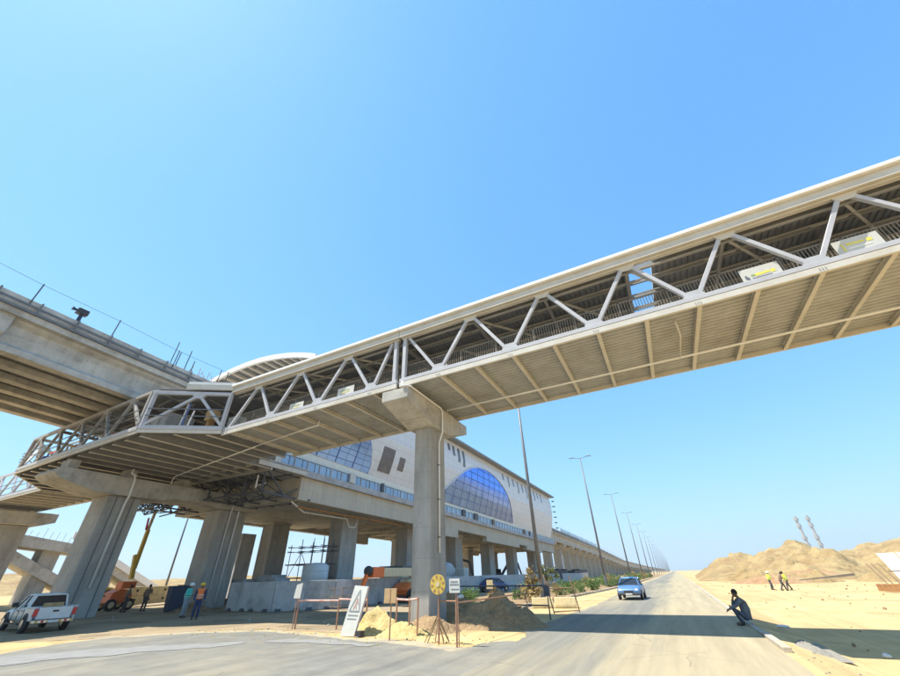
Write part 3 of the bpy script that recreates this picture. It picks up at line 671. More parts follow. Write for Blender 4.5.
seg_truss(co, A, B, [(0.1,0),(1.3,1),(2.2,1),(4.7,0)][0:1]+[(2.05,1),(4.7,0)], zt=12.1)
Lc = 18.1
seg_truss(co, B, Cc, [(.1,0),(2.3,1),(4.0,0),(5.8,1),(7.6,0),(9.4,1),(11.2,0),(13,1),(14.8,0),(16.4,1),(18,0)], zb=9.55, zt=12.15, topmat='purlin')
seg_truss(co, Cc, D, [(.1,0),(2.0,1),(3.4,0),(5.2,1),(6.7,0)], zb=9.5, zt=12.2, topmat='purlin')
seg_truss(co, D, Ee, [(i*1.8+.1,i%2) for i in range(16)], zb=9.5, zt=12.2)
seg_truss(co, (-26.8,19.5), (-44.9,20.3), [(.1,0),(1.7,1),(3.5,0),(5.3,1),(7.1,0),(8.9,1),(10.7,0),(12.5,1),(14.3,0),(16.1,1),(18,0)], zb=9.55, zt=12.15, topmat='purlin', chord_mat='purlin', d=.14)
seg_truss(co, (-50.6,20.5), (-80,20.6), [(i*1.8+.1,i%2) for i in range(16)], zb=9.5, zt=12.2, topmat='purlin')
# floor outline and soffit girders running along Y
outline = [A,B,Cc,D,(-80,15.7),(-80,20.8),(-50.6,20.6),(-46,21.0),(-46,24.5),(-26.6,24.5),(-26.6,19.4),(-22.8,19.35)]
MB().prism([(x,y) for x,y in outline][::-1],'z',9.86,9.98).build('floor_slab','concrete',co)
MB().prism([(x,y) for x,y in outline][::-1],'z',9.80,9.855).build('deck_soffit','roofmetal',co)  # dark colour stands in for shade in the gaps between floor girders
MB().prism([(-22.9,13.75),(-26.7,11.1),(-40.5,11.4),(-40.5,19.9),(-22.9,19.3)],'z',12.42,12.46).build('roof_sheet','roofmetal',co)  # sheet added over the roofless concourse to darken its inside
MB().box(-43,-27,20.0,20.05,9.99,12.3).build('added_dark_backing','darksteel',co)  # dark panel added behind, stands in for the concourse's deep shade
def ynear(x):
    tab = [(-80,15.7),(-50.6,15.2),(-44.9,11.45),(-26.8,10.85),(-22.8,13.57)]
    return interp(tab,x)
x = -23.6
while x > -50:
    yn = ynear(x)+.15; yf = 20.6 if x < -26.6 else 19.3
    mb = MB(); dp = 9.28 if x < -26.6 else 9.42
    mb.box(x-.12,x+.12,yn,yf,dp,dp+.03); g1 = mb.build('floor_girder','cream',co)
    mb = MB(); mb.box(x-.014,x+.014,yn,yf,dp+.03,9.77); mb.box(x-.12,x+.12,yn,yf,9.765,9.797); mb.build('web','roofmetal',g1); x -= 1.55  # web darker than its flange: shade between girders put into the colour
x = -52
while x > -79:
    mb = MB(); mb.box(x-.08,x+.08,15.75,20.5,9.46,9.49); mb.box(x-.012,x+.012,15.75,20.5,9.49,9.797); mb.build('floor_girder','cream',co); x -= 1.8
MB().box(-46,-26.6,20.62,20.8,9.2,9.79).build('header_beam','deckmetal',co)
MB().beam((-50.6,20.6,9.6),(-80,20.8,9.6),.14,.3).build('edge_beam','cream',co)
MB().beam((-26.6,19.4,9.6),(-26.6,24.4,9.6),.14,.34).build('edge_beam','cream',co)
# pipe below the floor
MB().tube([(-22.6,16.0,9.28),(-33.6,17.7,9.15),(-34.6,17.9,9.1),(-34.72,17.9,8.8),(-34.72,17.6,6.0),(-34.9,17.6,6.8)][:4]+[(-34.72,18.1,7.4)],.045,8).build('drain_pipe','white',co,smooth=True)
# bracket truss between concourse and station: a space-frame of dark steel angles
mb = MB()
for x in [-27.5-i*2.2 for i in range(8)]:
    mb.beam((x,20.9,9.55),(x,26,9.3),.12,.12); mb.beam((x,20.9,7.75),(x,26,7.6),.12,.12)
    mb.beam((x,20.9,9.55),(x,23.2,7.7),.09,.09); mb.beam((x,23.2,7.7),(x,25.8,9.3),.09,.09); mb.beam((x,20.9,7.75),(x,20.9,9.5),.1,.1)
    if x > -42:
        mb.beam((x,20.9,7.75),(x-2.2,23.2,9.45),.08,.08); mb.beam((x,23.2,7.7),(x-2.2,20.9,9.5),.08,.08); mb.beam((x,25.6,7.7),(x-2.2,25.6,9.3),.08,.08)
        mb.beam((x,23.2,7.7),(x-2.2,23.2,7.7),.09,.09)
mb.beam((-27,20.9,7.75),(-45,20.9,7.75),.12,.12); mb.beam((-27,25.6,7.65),(-45,25.6,7.65),.12,.12); mb.beam((-27,23.2,9.45),(-45,23.2,9.45),.12,.12)
mb.build('bracket_truss','darksteel',co)
mb = MB(); mb.beam((-28.0,20.7,9.0),(-28.0,20.7,8.0),.08,.08); mb.tube([(-28,20.7,8.9),(-28.6,21.2,8.3),(-27.3,21,8.35)],.05,6); mb.build('pipe_stub','white',co)
# roof of the skewed bay next to the covered bridge
nA = V((B[0]-A[0],B[1]-A[1],0)).normalized(); A3 = V((A[0],A[1]-.1,0)); Q3 = A3+nA*2.9; back = V((-27,19.5,0))
mb = MB()
for (z0,z1,e) in ((12.76,12.93,.0),):
    p = [A3, Q3, V((Q3.x,19.5,0)), V((A[0],19.5,0))]
    mb.add([(q.x,q.y,z0) for q in p]+[(q.x,q.y,z1) for q in p],[(0,1,2,3),(7,6,5,4),(0,4,5,1),(1,5,6,2),(2,6,7,3),(3,7,4,0)])
mb.build('roof_edge','white',co)
MB().beam(A3+V((0,0,12.55)),Q3+V((0,0,12.55)),.1,.36).build('fascia','cream',co)
# braces of steel inside the open concourse: short columns and roof frames waiting for cladding
for x in (-29.5,-33.2,-36.9,-40.6,-44.3):
    MB().beam((x,ynear(x)+.2,12.15),(x,19.5,12.15),.14,.2).build('roof_frame','purlin',co)
    MB().box(x-.09,x+.09,19.4,19.58,9.98,12.1).build('inner_post','purlin',co)
for y in (13.6,16.4,19.3): MB().beam((-27,y,12.3),(-45,y,12.3),.1,.14).build('purlin','purlin',co)
random.seed(17)
for i in range(16):
    x = random.uniform(-40,-24.5); y = random.uniform(14,19)
    MB().beam((x,y,random.uniform(10.0,11.4)),(x+random.uniform(-1.6,1.6),y+random.uniform(-.8,.8),12.38),.07,.09).build('temporary_brace','purlin' if i%3 else 'steel',co)
for i in range(8):
    x = -25-i*2.0; MB().beam((x,ynear(x)+.5,12.3),(x-2,19.2,12.3),.06,.08).build('wind_brace','purlin',co)
    MB().tube([(x,ynear(x)+1.2,12.1),(x-1.6,ynear(x-1.6)+1.3,12.05)],.09,8).build('service_duct','galv',co)
# stored materials on the concourse floor
r = thing('duct_box','large pale sheet-metal duct box standing inside the open concourse','duct box',(-28.8,13.2,9.98))
MB().box(-30.6,-27.4,12.4,14.2,9.98,11.5).build('casing','wallgrey',r,bevel=.03)
mb = MB()
for i in range(3): mb.box(-30.2+i*1.0,-30.16+i*1.0,12.37,12.395,10.0,11.4)
mb.build('rib','galv',r)
for (dx,c,lab) in ((0,'white','white pipe leaning just left of the blue pipe in the concourse'),(.22,'bluepaint','blue pipe leaning upright in the concourse beside the duct box'),(.95,'white','short white pipe standing apart in the concourse near the wooden crate')):
    o = MB().tube([(-25.75+dx,12.5,9.98),(-25.55+dx,12.5,11.65 if dx < .9 else 11.0)],.055,8).build('leaning_pipe',c); tag(o,lab,'pipe','pipes leaning in the concourse')
r = thing('crate','wooden crate stacked on boards inside the concourse near the skewed bay','crate',(-24.2,13.6,9.98))
MB().box(-24.7,-24.1,13.3,13.9,10.6,11.3).build('box','wood',r,bevel=.01); MB().box(-24.5,-24.3,13.4,13.8,9.98,10.6).build('stand','rustbeam',r)
r = thing('cabinet','pale cabinet standing on the concourse floor beside the skewed bay corner','cabinet',(-23.4,14.6,9.98))
MB().box(-23.9,-22.9,14.4,15.0,9.98,11.0).build('body','panelcream',r,bevel=.02); MB().box(-23.8,-23.45,14.37,14.395,10.1,10.9).build('door','signwhite',r); MB().box(-23.4,-23.05,14.37,14.395,10.1,10.9).build('door','signwhite',r)
cl = [('bluepaint','blue tarpaulin bundle'),('rustbeam','rusty steel bundle'),('wood','timber bundle'),('plastic','white sheeting bundle'),('orange','red and orange hose bundle'),('galv','grey metal offcuts bundle')]
for i in range(13):
    mt, lab = cl[i%6]; x = -29.5-i*1.25; y = 12.3+random.uniform(0,.8); 
    b = MB(); 
    for k in range(16):
        zz = 10.05+random.uniform(0,.95); b.beam((x-random.uniform(.3,.6),y+random.uniform(-.3,.3),zz),(x+random.uniform(.3,.6),y+random.uniform(-.3,.3),zz+random.uniform(-.1,.35)),random.uniform(.05,.16),random.uniform(.05,.14))
    o = b.build('material_bundle',mt); tag(o, lab+(' piled on the open concourse floor behind its truss' if i < 6 else ' at the far left end of the open concourse'), 'material bundle','materials piled in the concourse')

# ---- portal: two columns and the long cap under the concourse
po = thing('portal_pier','pair of broad concrete columns with a long shared cap beam under the concourse','portal pier',(-36,20,0))
MB().box(-37.2,-35.0,14.2,16.4,-.3,7.28).build('column','pier',po,bevel=.05)
MB().box(-37.0,-34.9,22.9,25.6,-.3,7.28).build('column','pier',po,bevel=.05)
MB().prism([(10.7,8.45),(10.5,8.15),(10.9,7.85),(13.2,7.28),(17.6,7.28),(18.6,7.5),(21.2,7.5),(22.4,7.28),(26.3,7.28),(26.3,8.55),(10.9,8.55)],'x',-37.5,-34.6).build('cap_beam','concrete',po,bevel=.04)
for y in (11.6,15.3,19.4,24.2): MB().box(-36.6,-35.4,y-.3,y+.3,8.552,9.24).build('bearing_plinth','concrete',po)
mb = MB(); mb.tube([(-34.9,15.0,9.2),(-34.9,15.0,8.9),(-34.5,15.1,8.7),(-34.5,15.2,8.3),(-34.6,15.3,7.3),(-34.9,15.35,6.8),(-34.93,15.35,1.6)],.085,8); mb.build('downpipe','white',po,smooth=True)
mb = MB()
for y in (14.75,15.85): mb.box(-34.995,-34.96,y-.03,y+.03,0,7.2)
mb.build('lightning_strip','galv',po)
mb = MB(); mb.tube([(-34.5,23.6,8.4),(-34.4,23.7,7.9),(-34.7,23.8,7.0),(-34.84,23.8,.3)],.05,8); mb.tube([(-34.5,24.6,7.9),(-34.75,24.6,7.4),(-34.84,24.6,.3)],.08,8); mb.build('downpipe','white',po,smooth=True)
# pier under the left arm
pl = thing('bridge_pier','concrete pier with tapered cap under the left arm of the footbridge, at the left edge','bridge pier',(-63.9,18,0))
MB().box(-66.6,-63.2,17.0,19.6,-.3,7.6).build('column','pier',pl,bevel=.05)
MB().prism([(14.9,8.9),(14.9,8.3),(16.4,7.61),(20.2,7.61),(21.4,8.0),(21.4,8.9)],'x',-67.2,-62.4).build('crosshead','concrete',pl,bevel=.04)
# ================================================================== VIADUCT
ZT = [(-40,18.0),(2.7,16.6),(15.4,16.05),(28,15.7),(120,13.9),(140,13.5),(205,12.3),(330,8.6),(600,6.5),(1300,4.5)]
YS_near = [-40,-20,0,4,8,12,16,20,24,28.5]
YS_far = [104,112,120,130,140,155,170,190,205,225,250,280,330,400,500,600,800,1000,1300]
def xo(y): return interp([(0,0),(330,0),(600,2),(1300,8)], y)
def sweep(name, poly, ysl, mat, parent, bevel=0):
    """poly of (x, dz) swept along Y at the deck level"""
    mb = MB(); n = len(poly); k = len(ysl)
    for y in ysl:
        z = interp(ZT,y)
        mb.v += [(x+xo(y), y, z+dz) for x,dz in poly]
    for i in range(k-1):
        for j in range(n): j2=(j+1)%n; mb.f.append((i*n+j,i*n+j2,(i+1)*n+j2,(i+1)*n+j))
    mb.f.append(tuple(range(n))); mb.f.append(tuple((k-1)*n+j for j in range(n-1,-1,-1)))
    return mb.build(name, mat, parent)
def viaduct(root, ysl, railposts, gap=4.0, detail=True):
    sweep('deck_slab',[(-30.5,-.92),(-42.6,-.92),(-42.6,-1.28),(-30.5,-1.28)],ysl,'concrete',root)
    sweep('parapet',[(-30.62,0),(-30.84,0),(-30.84,-.918),(-30.62,-.918)],ysl,'concrete',root)
    sweep('parapet',[(-42.26,0),(-42.48,0),(-42.48,-.918),(-42.26,-.918)],ysl,'concrete',root)
    sweep('edge_rail',[(-30.36,-.40),(-30.44,-.40),(-30.44,-.50),(-30.36,-.50)],ysl,'galv',root)
    sweep('edge_rail',[(-30.34,-.76),(-30.46,-.76),(-30.46,-.90),(-30.34,-.90)],ysl,'galv',root)
    for x in (-31.35,-33.5,-35.65,-37.8,-39.95,-42.0):
        sweep('girder',[(x+.42,-1.282),(x-.42,-1.282),(x-.42,-1.45),(x-.13,-1.6),(x-.13,-2.75),(x-.36,-2.95),(x-.36,-3.3),(x+.36,-3.3),(x+.36,-2.95),(x+.13,-2.75),(x+.13,-1.6),(x+.42,-1.45)],ysl,'concrete',root)
    y = ysl[0]+1
    while y < min(ysl[-1],170):
        z = interp(ZT,y)
        if y > 0: MB().box(-30.52+xo(y),-30.38+xo(y),y-.04,y+.04,z-.93,z-.02).build('rail_bracket','galv',root)
        y += 1.9
    y = ysl[0]+1.2; pts = []
    while y < min(ysl[-1],330):
        z = interp(ZT,y); hh = 1.25+random.uniform(-.1,.2)
        MB().tube([(-30.58+xo(y),y,z-.3),(-30.50+xo(y),y,z+hh)],.035,6).build('line_post','darksteel',root)
        pts.append((-30.5+xo(y),y,z+hh-.08)); y += gap
    mb = MB(); mb.tube(pts,.014,4); mb.build('safety_line','darksteel',root)
va = thing('elevated_viaduct','near end of the concrete railway viaduct passing above the concourse at the left','viaduct',(-36.5,4,13.3))
viaduct(va, YS_near, True, 4.3)
# extra scaffold uprights, dowel clutter near the station end
mb = MB()
for y,hh in ((12.6,1.9),(13.0,1.2),(13.7,1.7),(14.2,1.0),(16.5,1.3),(18.5,1.2)): z = interp(ZT,y); mb.tube([(-30.7,y,z-.2),(-30.6,y,z+hh)],.035,5)
mb.build('loose_post','darksteel',va)
mb = MB()
for i in range(60):
    y = random.uniform(14,24); z = interp(ZT,y); mb.tube([(-30.7-random.uniform(0,.4),y,z-.1),(-30.7+random.uniform(-.3,.3),y+random.uniform(-.5,.5),z+random.uniform(.1,.7))],.02,4)
mb.build('rebar_ends','rustbeam',va)
vp = thing('viaduct_pier','hammerhead viaduct pier whose crosshead pokes in at the left edge of the photo','viaduct pier',(-36.5,1.6,0))
MB().box(-38.2,-34.8,.2,3.0,-.3,11.9).build('column','pier',vp,bevel=.05)
MB().prism([(-30.7,15.5),(-42.3,15.5),(-42.3,14.1),(-38.6,11.9),(-34.4,11.9),(-30.7,14.1)],'y',.1,4.1).build('crosshead','concrete',vp,bevel=.04)
# signal box on the viaduct
r = thing('trackside_horn','dark red box on a short post standing on the viaduct parapet','signal box',(-30.75,6.55,16.4))
MB().box(-30.85,-30.70,6.48,6.66,16.35,17.25).build('post','darkblue',r); MB().box(-30.98,-30.58,6.25,6.85,17.0,17.38).build('box','black',r,bevel=.03); MB().tube([(-30.78,6.25,17.2),(-30.78,6.0,17.2)],.05,8,r2=.14).build('horn','darkblue',r)
vb = thing('elevated_viaduct','far concrete railway viaduct running beyond the station to the horizon beside the road','viaduct',(-36.5,118,13.3))
viaduct(vb, YS_far, True, 12)
sweep('noise_panel',[(-30.9,.0),(-30.95,.0),(-30.95,1.1),(-30.9,1.1)],[142,160,180,200,215],'railglass',vb)
def far_pier(y, i):
    z = interp(ZT,y)-3.3; x = xo(y)
    return z
pv = None; i = 0; y = 119.0
while y < 900:
    z = interp(ZT,y)-3.3
    lab = 'broad viaduct column with flared cap, nearest one past the station end' if i == 0 else 'broad concrete viaduct column in the long row fading towards the horizon'
    r = thing('viaduct_pier',lab,'viaduct pier',(xo(y),y,0),'columns of the far viaduct',world=False)
    x0 = 0
    MB().box(-35.4,-32.9,-.95,.95,-.3,z-1.3).build('column','pier',r)
    MB().prism([(-31.0,z-.02),(-42.2,z-.02),(-42.2,z-.7),(-37,z-1.35),(-32.2,z-1.35),(-31.0,z-.7)],'y',-1.2,1.2).build('crosshead','concrete',r)
    i += 1; y += 13.5 if y < 260 else 17
    if z < 3: break

# ================================================================== STATION
st = thing('station_building','long metro station with white panelled facade, blue glass arches and curved roof','station',(-36,26,6))
def sh(y): return -(y-42)*.0155
H0 = 1.7
def zb(y): return H0+interp([(22,10.1),(33,9.85),(50,9.35),(82,8.95),(113,8.0)],y)
ZE = H0+18.25
def fx(y, z):
    s = (z-zb(y))/(ZE-zb(y)); return interp([(-.2,-27.5),(0,-27.55),(.25,-26.8),(.5,-26.25),(.75,-26.15),(1,-26.45),(1.2,-26.6)], s)
def face(name, y0, y1, f0, f1, mat, parent, off=0., ny=24, nz=10, bevel=0, thick=.0):
    mb = MB(); vs=[]; fs=[]
    for i in range(ny+1):
        y = lerp(y0,y1,i/ny); a = f0(y); b = max(f1(y), a+.001)
        for j in range(nz+1):
            z = lerp(a,b,j/nz); vs.append((fx(y,z)+off, y, z))
    for i in range(ny):
        for j in range(nz): a=i*(nz+1)+j; fs.append((a,a+nz+1,a+nz+2,a+1))
    mb.add(vs,fs)
    if thick:
        n = len(mb.v); mb.v += [(x-thick,y,z) for x,y,z in vs]
        mb.f += [tuple(n+q for q in f[::-1]) for f in fs]
        ring = [i*(nz+1) for i in range(ny+1)]; top = [i*(nz+1)+nz for i in range(ny+1)]
        for a,b in zip(ring,ring[1:]): mb.f.append((b,a,n+a,n+b))
        for a,b in zip(top,top[1:]): mb.f.append((a,b,n+b,n+a))
        for j in range(nz): mb.f.append((j,j+1,n+j+1,n+j)); q=ny*(nz+1)+j; mb.f.append((q+1,q,n+q,n+q+1))
    return mb.build(name, mat, parent)
face('facade', 22.3, 113, zb, lambda y: ZE, 'facade', st, ny=60, nz=12, thick=.3)
def arch(c, a, hgt):
    return lambda y: zb(y)+.0+hgt*math.sqrt(max(0,1-((y-c)/a)**2))
A2t = [(49.9,9.4),(50.25,10.18),(52.6,11.9),(54.7,13.3),(57.25,14.6),(59.7,15.5),(62.5,16.1),(65,16.32),(67.3,16.3),(69.5,16.1),(71.7,15.6),(74.1,14.9),(76.3,13.95),(78.4,12.7),(80.2,11.1),(81.4,9.9),(82,9.0)]
A2 = lambda y: H0+interp(A2t,y)
face('arch_window', 49.95, 81.9, lambda y: zb(y)-.02, A2, 'glass', st, off=.05, ny=60, nz=12, thick=.04)
A1 = arch(17, 17, 8.0)
face('arch_window', 24.6, 33.9, lambda y: zb(y)-.02, A1, 'glass', st, off=.05, ny=16, nz=10, thick=.04)
# cladding frame round the big arch
mb = MB(); pts=[]
for y,z in A2t:
    z += H0+.05; pts.append((fx(y,z)+.09,y,z))
mb.tube(pts,.09,6); mb.build('arch_frame','facade',st)
def mullions(y0,y1,f1,name):
    mb = MB(); y = y0+1.3
    while y < y1-.4:
        zt_ = f1(y)-.05; z = zb(y)+.02
        while z < zt_-.05:
            z2 = min(z+1.1,zt_); mb.beam((fx(y,z)+.08,y,z),(fx(y,z2)+.08,y,z2),.022,.03,(1,0,0)); z = z2
        y += 2.6
    k = 1
    while k*1.1 < 8:
        ya = None; y = y0
        while y < y1-1:
            z = zb(y)+k*1.1
            if z < f1(y)-.1 and zb(y+1)+k*1.1 < f1(y+1)-.1: mb.beam((fx(y,z)+.08,y,z),(fx(y+1,z)+.08,y+1,z+sh(y+1)-sh(y)),.03,.03)
            y += 1
        k += 1
    mb.build(name,'glazingbar',st)
mullions(50.2,81.7,A2,'glazing_bars'); mullions(24.6,33.9,A1,'glazing_bars')
def slot(y0,y1,z0,z1,lean=0): face('slot_window',y0,y1,lambda y:z0,lambda y:z1,'slotglass',st,off=.05,ny=2,nz=6,thick=.04)
slot(35.2,37.5,H0+10.4,H0+13.1,.5); slot(38.7,39.9,H0+11.1,H0+12.6,.2)
for (y,l) in ((51.0,1.0),(52.6,1.5),(54.4,2.1),(56.2,2.5),(44.5,2.1),(47.5,1.6)): slot(y,y+.7,ZE-.75-l,ZE-.7)
for k in range(10):
    y = 75+k*3.1; l = (1.2,2.0,1.5,2.4,1.8,2.6,1.6,2.3,1.4,1.9)[k]; slot(y,y+.55,ZE-.8-l,ZE-.75)
# curved roof
def rz_(x): return H0+18.35+1.85*(1-((x+35.6)/9.9)**2)
def rz2(x,y): return rz_(x)
def roof(name, y0, y1, t0, t1, mat, xa=-25.4, xb=-45.8, ny=2, nx=28):
    mb = MB(); vs=[]; fs=[]
    for i in range(ny+1):
        for j in range(nx+1): x=lerp(xa,xb,j/nx); vs.append((x,lerp(y0,y1,i/ny),rz_(x)+t0))
    for i in range(ny):
        for j in range(nx): a=i*(nx+1)+j; fs.append((a,a+1,a+nx+2,a+nx+1))
    n=len(vs); vs2=[(x,y,z+t1-t0) for x,y,z in vs]; mb.add(vs+vs2, fs+[tuple(n+q for q in f[::-1]) for f in fs]+
        [(i*(nx+1),(i+1)*(nx+1),n+(i+1)*(nx+1),n+i*(nx+1)) for i in range(ny)]+[(i*(nx+1)+nx,n+i*(nx+1)+nx,n+(i+1)*(nx+1)+nx,(i+1)*(nx+1)+nx) for i in range(ny)]+
        [(j,n+j,n+j+1,j+1) for j in range(nx)]+[(ny*(nx+1)+j,ny*(nx+1)+j+1,n+ny*(nx+1)+j+1,n+ny*(nx+1)+j) for j in range(nx)])
    return mb.build(name, mat, st)
roof('roof',22,114.5,0,.16,'roofmetal')
roof('roof_rim',21.7,21.98,-.30,.24,'white')
roof('roof_rib',30,30.3,-.45,-.01,'cream'); roof('roof_rib',26,26.25,-.40,-.01,'cream')
for j in range(15):
    x = -26.6-j*1.32; MB().box(x-.14,x+.14,22.0,38,rz_(x)-.32,rz_(x)-.03).build('roof_purlin','cream',st)
mb = MB()
for y in (31,37,43): mb.tube([(-33,y-8,rz_(-33)+.2),(-33,y-8,rz_(-33)+1.0)],.04,5)
mb.build('roof_spike','darksteel',st)
MB().prism([(-25.3,ZE-.1),(-26.5,ZE-.1),(-26.5,ZE+.22),(-25.3,ZE+.22)],'y',24.5,114.5).build('eave_gutter','roofmetal',st)
# gable at the far end, left facade
MB().prism([(-27,H0+9),(-44.6,H0+9),(-45,ZE),(-40,rz_(-40)-.1),(-35.6,rz_(-35.6)-.1),(-31,rz_(-31)-.1),(-26.6,ZE)],'y',112.9,113.2).build('end_wall','facade',st)
MB().box(-44.9,-44.6,40,113,H0+8.4,ZE).build('rear_wall','facade',st)
mb = MB()
for k in range(6): mb.box(-25.9,-25.3+.1*(k%2),113.25,113.9,ZE-1.2-k*1.35,ZE-1.0-k*1.35)
mb.build('end_bracket','galv',st)
# levels below the facade, following the fall of the platform line
def lev(name, x0, x1, za, zc, y0, y1, mat, bevel=0):
    k = max(1,int((y1-y0)/10)); mb = MB()
    for i in range(k+1):
        y = lerp(y0,y1,i/k); s = sh(y)+H0; mb.v += [(x0,y,za+s),(x1,y,za+s),(x1,y,zc+s),(x0,y,zc+s)]
    for i in range(k):
        for j in range(4): j2=(j+1)%4; mb.f.append((i*4+j,i*4+j2,i*4+4+j2,i*4+4+j))
    mb.f.append((0,1,2,3)); mb.f.append((k*4+3,k*4+2,k*4+1,k*4))
    return mb.build(name, mat, st)
Y0s, Y1s = 21.6, 113
mb = MB(); kk = 12
for i in range(kk+1):
    y = lerp(Y0s,Y1s,i/kk); zt_ = zb(y)-.01; z0_ = H0+8.0+sh(y)-.3; mb.v += [(-29,y,z0_),(-27.55,y,z0_),(-27.55,y,zt_),(-29,y,zt_)]
for i in range(kk):
    for j in range(4): j2=(j+1)%4; mb.f.append((i*4+j,i*4+j2,i*4+4+j2,i*4+4+j))
mb.build('cream_band','panelcream',st)
lev('railing_glass',-26.98,-26.93,8.02,8.78,Y0s,Y1s,'railglass')
lev('railing_top',-27.0,-26.9,8.78,8.84,Y0s,Y1s,'galv')
lev('platform_edge',-29.4,-26.8,7.46,8.0,Y0s,Y1s,'precast')
lev('platform_slab',-44.8,-29.42,7.6,7.98,Y0s,Y1s,'concrete')
mb = MB(); y = Y0s
while y < Y1s: s=sh(y)+H0; MB().box(-26.92,-26.86,y-.04,y+.04,7.9+s,8.78+s).build('railing_post','wallgrey',st); y += 1.5
segs = [(24.4,41.5,5.6),(41.5,46.2,6.35),(46.2,51.5,5.5),(51.5,61,6.6),(61,67,5.6),(67,86,6.1),(86,92,5.4),(92,113,6.0)]
segs = [(24.4,44,5.6),(44,51,5.55),(51,55.5,4.95),(55.5,66.5,6.0),(66.5,84,5.3),(84,89,5.9),(89,101,5.2),(101,113,5.7)]
for (a,b,z) in segs:
    lev('edge_girder',-28.0,-27.15,z,7.45,a+.02,b-.02,'girder'); lev('edge_girder',-44.5,-43.7,z,7.58,a+.02,b-.02,'concrete')
lev('soffit_slab',-43.68,-28.02,5.75,6.1,24.4,40,'concrete')
lev('end_girder',-43.68,-28.02,5.6,7.58,24.42,25.2,'concrete')
y = 43
while y < 112:
    lev('cross_girder',-43.68,-28.02,6.15,7.58,y,y+.7,'concrete'); y += 4.2
for x in (-31,-34.3,-37.6,-40.9): lev('long_girder',x-.3,x+.3,6.6,7.57,43,112,'concrete')
# piers below the station
for i,y in enumerate((33.5,46,60,74,87.5,103)):
    for row,(x0,x1,tx) in enumerate(((-31.7,-29.9,'right'),(-42.2,-40.4,'left'))):
        s = sh(y)+H0
        r = thing('station_pier', ('concrete column below the station, nearest of the %s-hand row' % tx) if i == 0 else ('square concrete column in the %s-hand row below the station' % tx),'station pier',(x0,y,0),'columns below the station')
        MB().box(x0,x1,y,y+2.5,-.3,5.56+s).build('column','pier',r,bevel=.04)
        MB().box(x0-.12,x1+.12,y-.12,y+2.62,5.565+s,6.05+s).build('capital','concrete',r,bevel=.03)
# pipes below station
MB().tube([(-27.6,24.2,H0+5.7),(-29,27,H0+5.3),(-29,33,H0+5.3),(-29,33.4,H0+4.6),(-29,34.4,H0+4.6),(-29,34.6,H0+5.4)],.07,8).build('drain_pipe','white',st,smooth=True)
MB().tube([(-28.2,25.5,H0+5.5),(-28.2,42,H0+5.4)],.08,8).build('fire_main','redlens' if False else 'rustbeam',st)
# platform clutter: plants, workers' things on the ledge
for (y,l,mt) in ((30.2,.8,'signwhite'),(35.6,.4,'darksteel'),(56.5,1.1,'darksteel'),(61.0,1.4,'darksteel'),(69,.9,'rustprimer'),(87,1.0,'rustprimer'),(91,.8,'darksteel')):
    s = sh(y)+H0; r = MB().box(-26.85,-26.72,y,y+l,8.03+s,8.95+s).build('hatch_panel',mt,st)
# free standing shaft slab beyond the portal column
r = thing('lift_shaft_wall','pale leaning looking concrete slab wall standing behind the inner portal column','concrete wall',(-42.8,31.5,0))
MB().box(-44.6,-42.6,31.4,33.2,-.3,6.4).build('slab','wallgrey',r,bevel=.03)

# ================================================================== STAIR STRUCTURE far left
sr = thing('concrete_stair','raw concrete station stair with sloping flights, seen between the left piers','stair',(-77,28,0))
def slopebox(y0,z0,y1,z1,d,x0,x1): return MB().prism([(y0,z0),(y1,z1),(y1,z1-d),(y0,z0-d)],'x',x0,x1)
MB().prism([(12,8.3),(20.7,8.0),(31,6.6),(31,5.5),(20.7,6.6),(12,7.0)],'x',-79,-75).build('landing_beam','concrete',sr)
slopebox(21.5,6.7,30.0,2.6,1.3,-78.6,-75.4).build('flight','concrete',sr)
slopebox(30.6,6.9,47,-1.2,1.5,-79,-75).build('flight','concrete',sr)
slopebox(28.3,8.4,46.6,-.6,.9,-74.9,-74.7).build('side_wall','white',sr)
MB().box(-78,-75.6,26.1,28.1,-.3,6.2).build('column','pier',sr); MB().box(-78,-75.6,33.8,35.6,-.3,5.0).build('column','pier',sr)
mb = MB()
for i in range(22): y=14+i*.75; z=interp([(12,8.3),(20.7,8.0),(31,6.6)],y); mb.tube([(-75.2,y,z),(-75.2+random.uniform(-.1,.1),y+.1,z+random.uniform(.5,1.2))],.025,4)
mb.build('rebar_ends','rustprimer',sr)

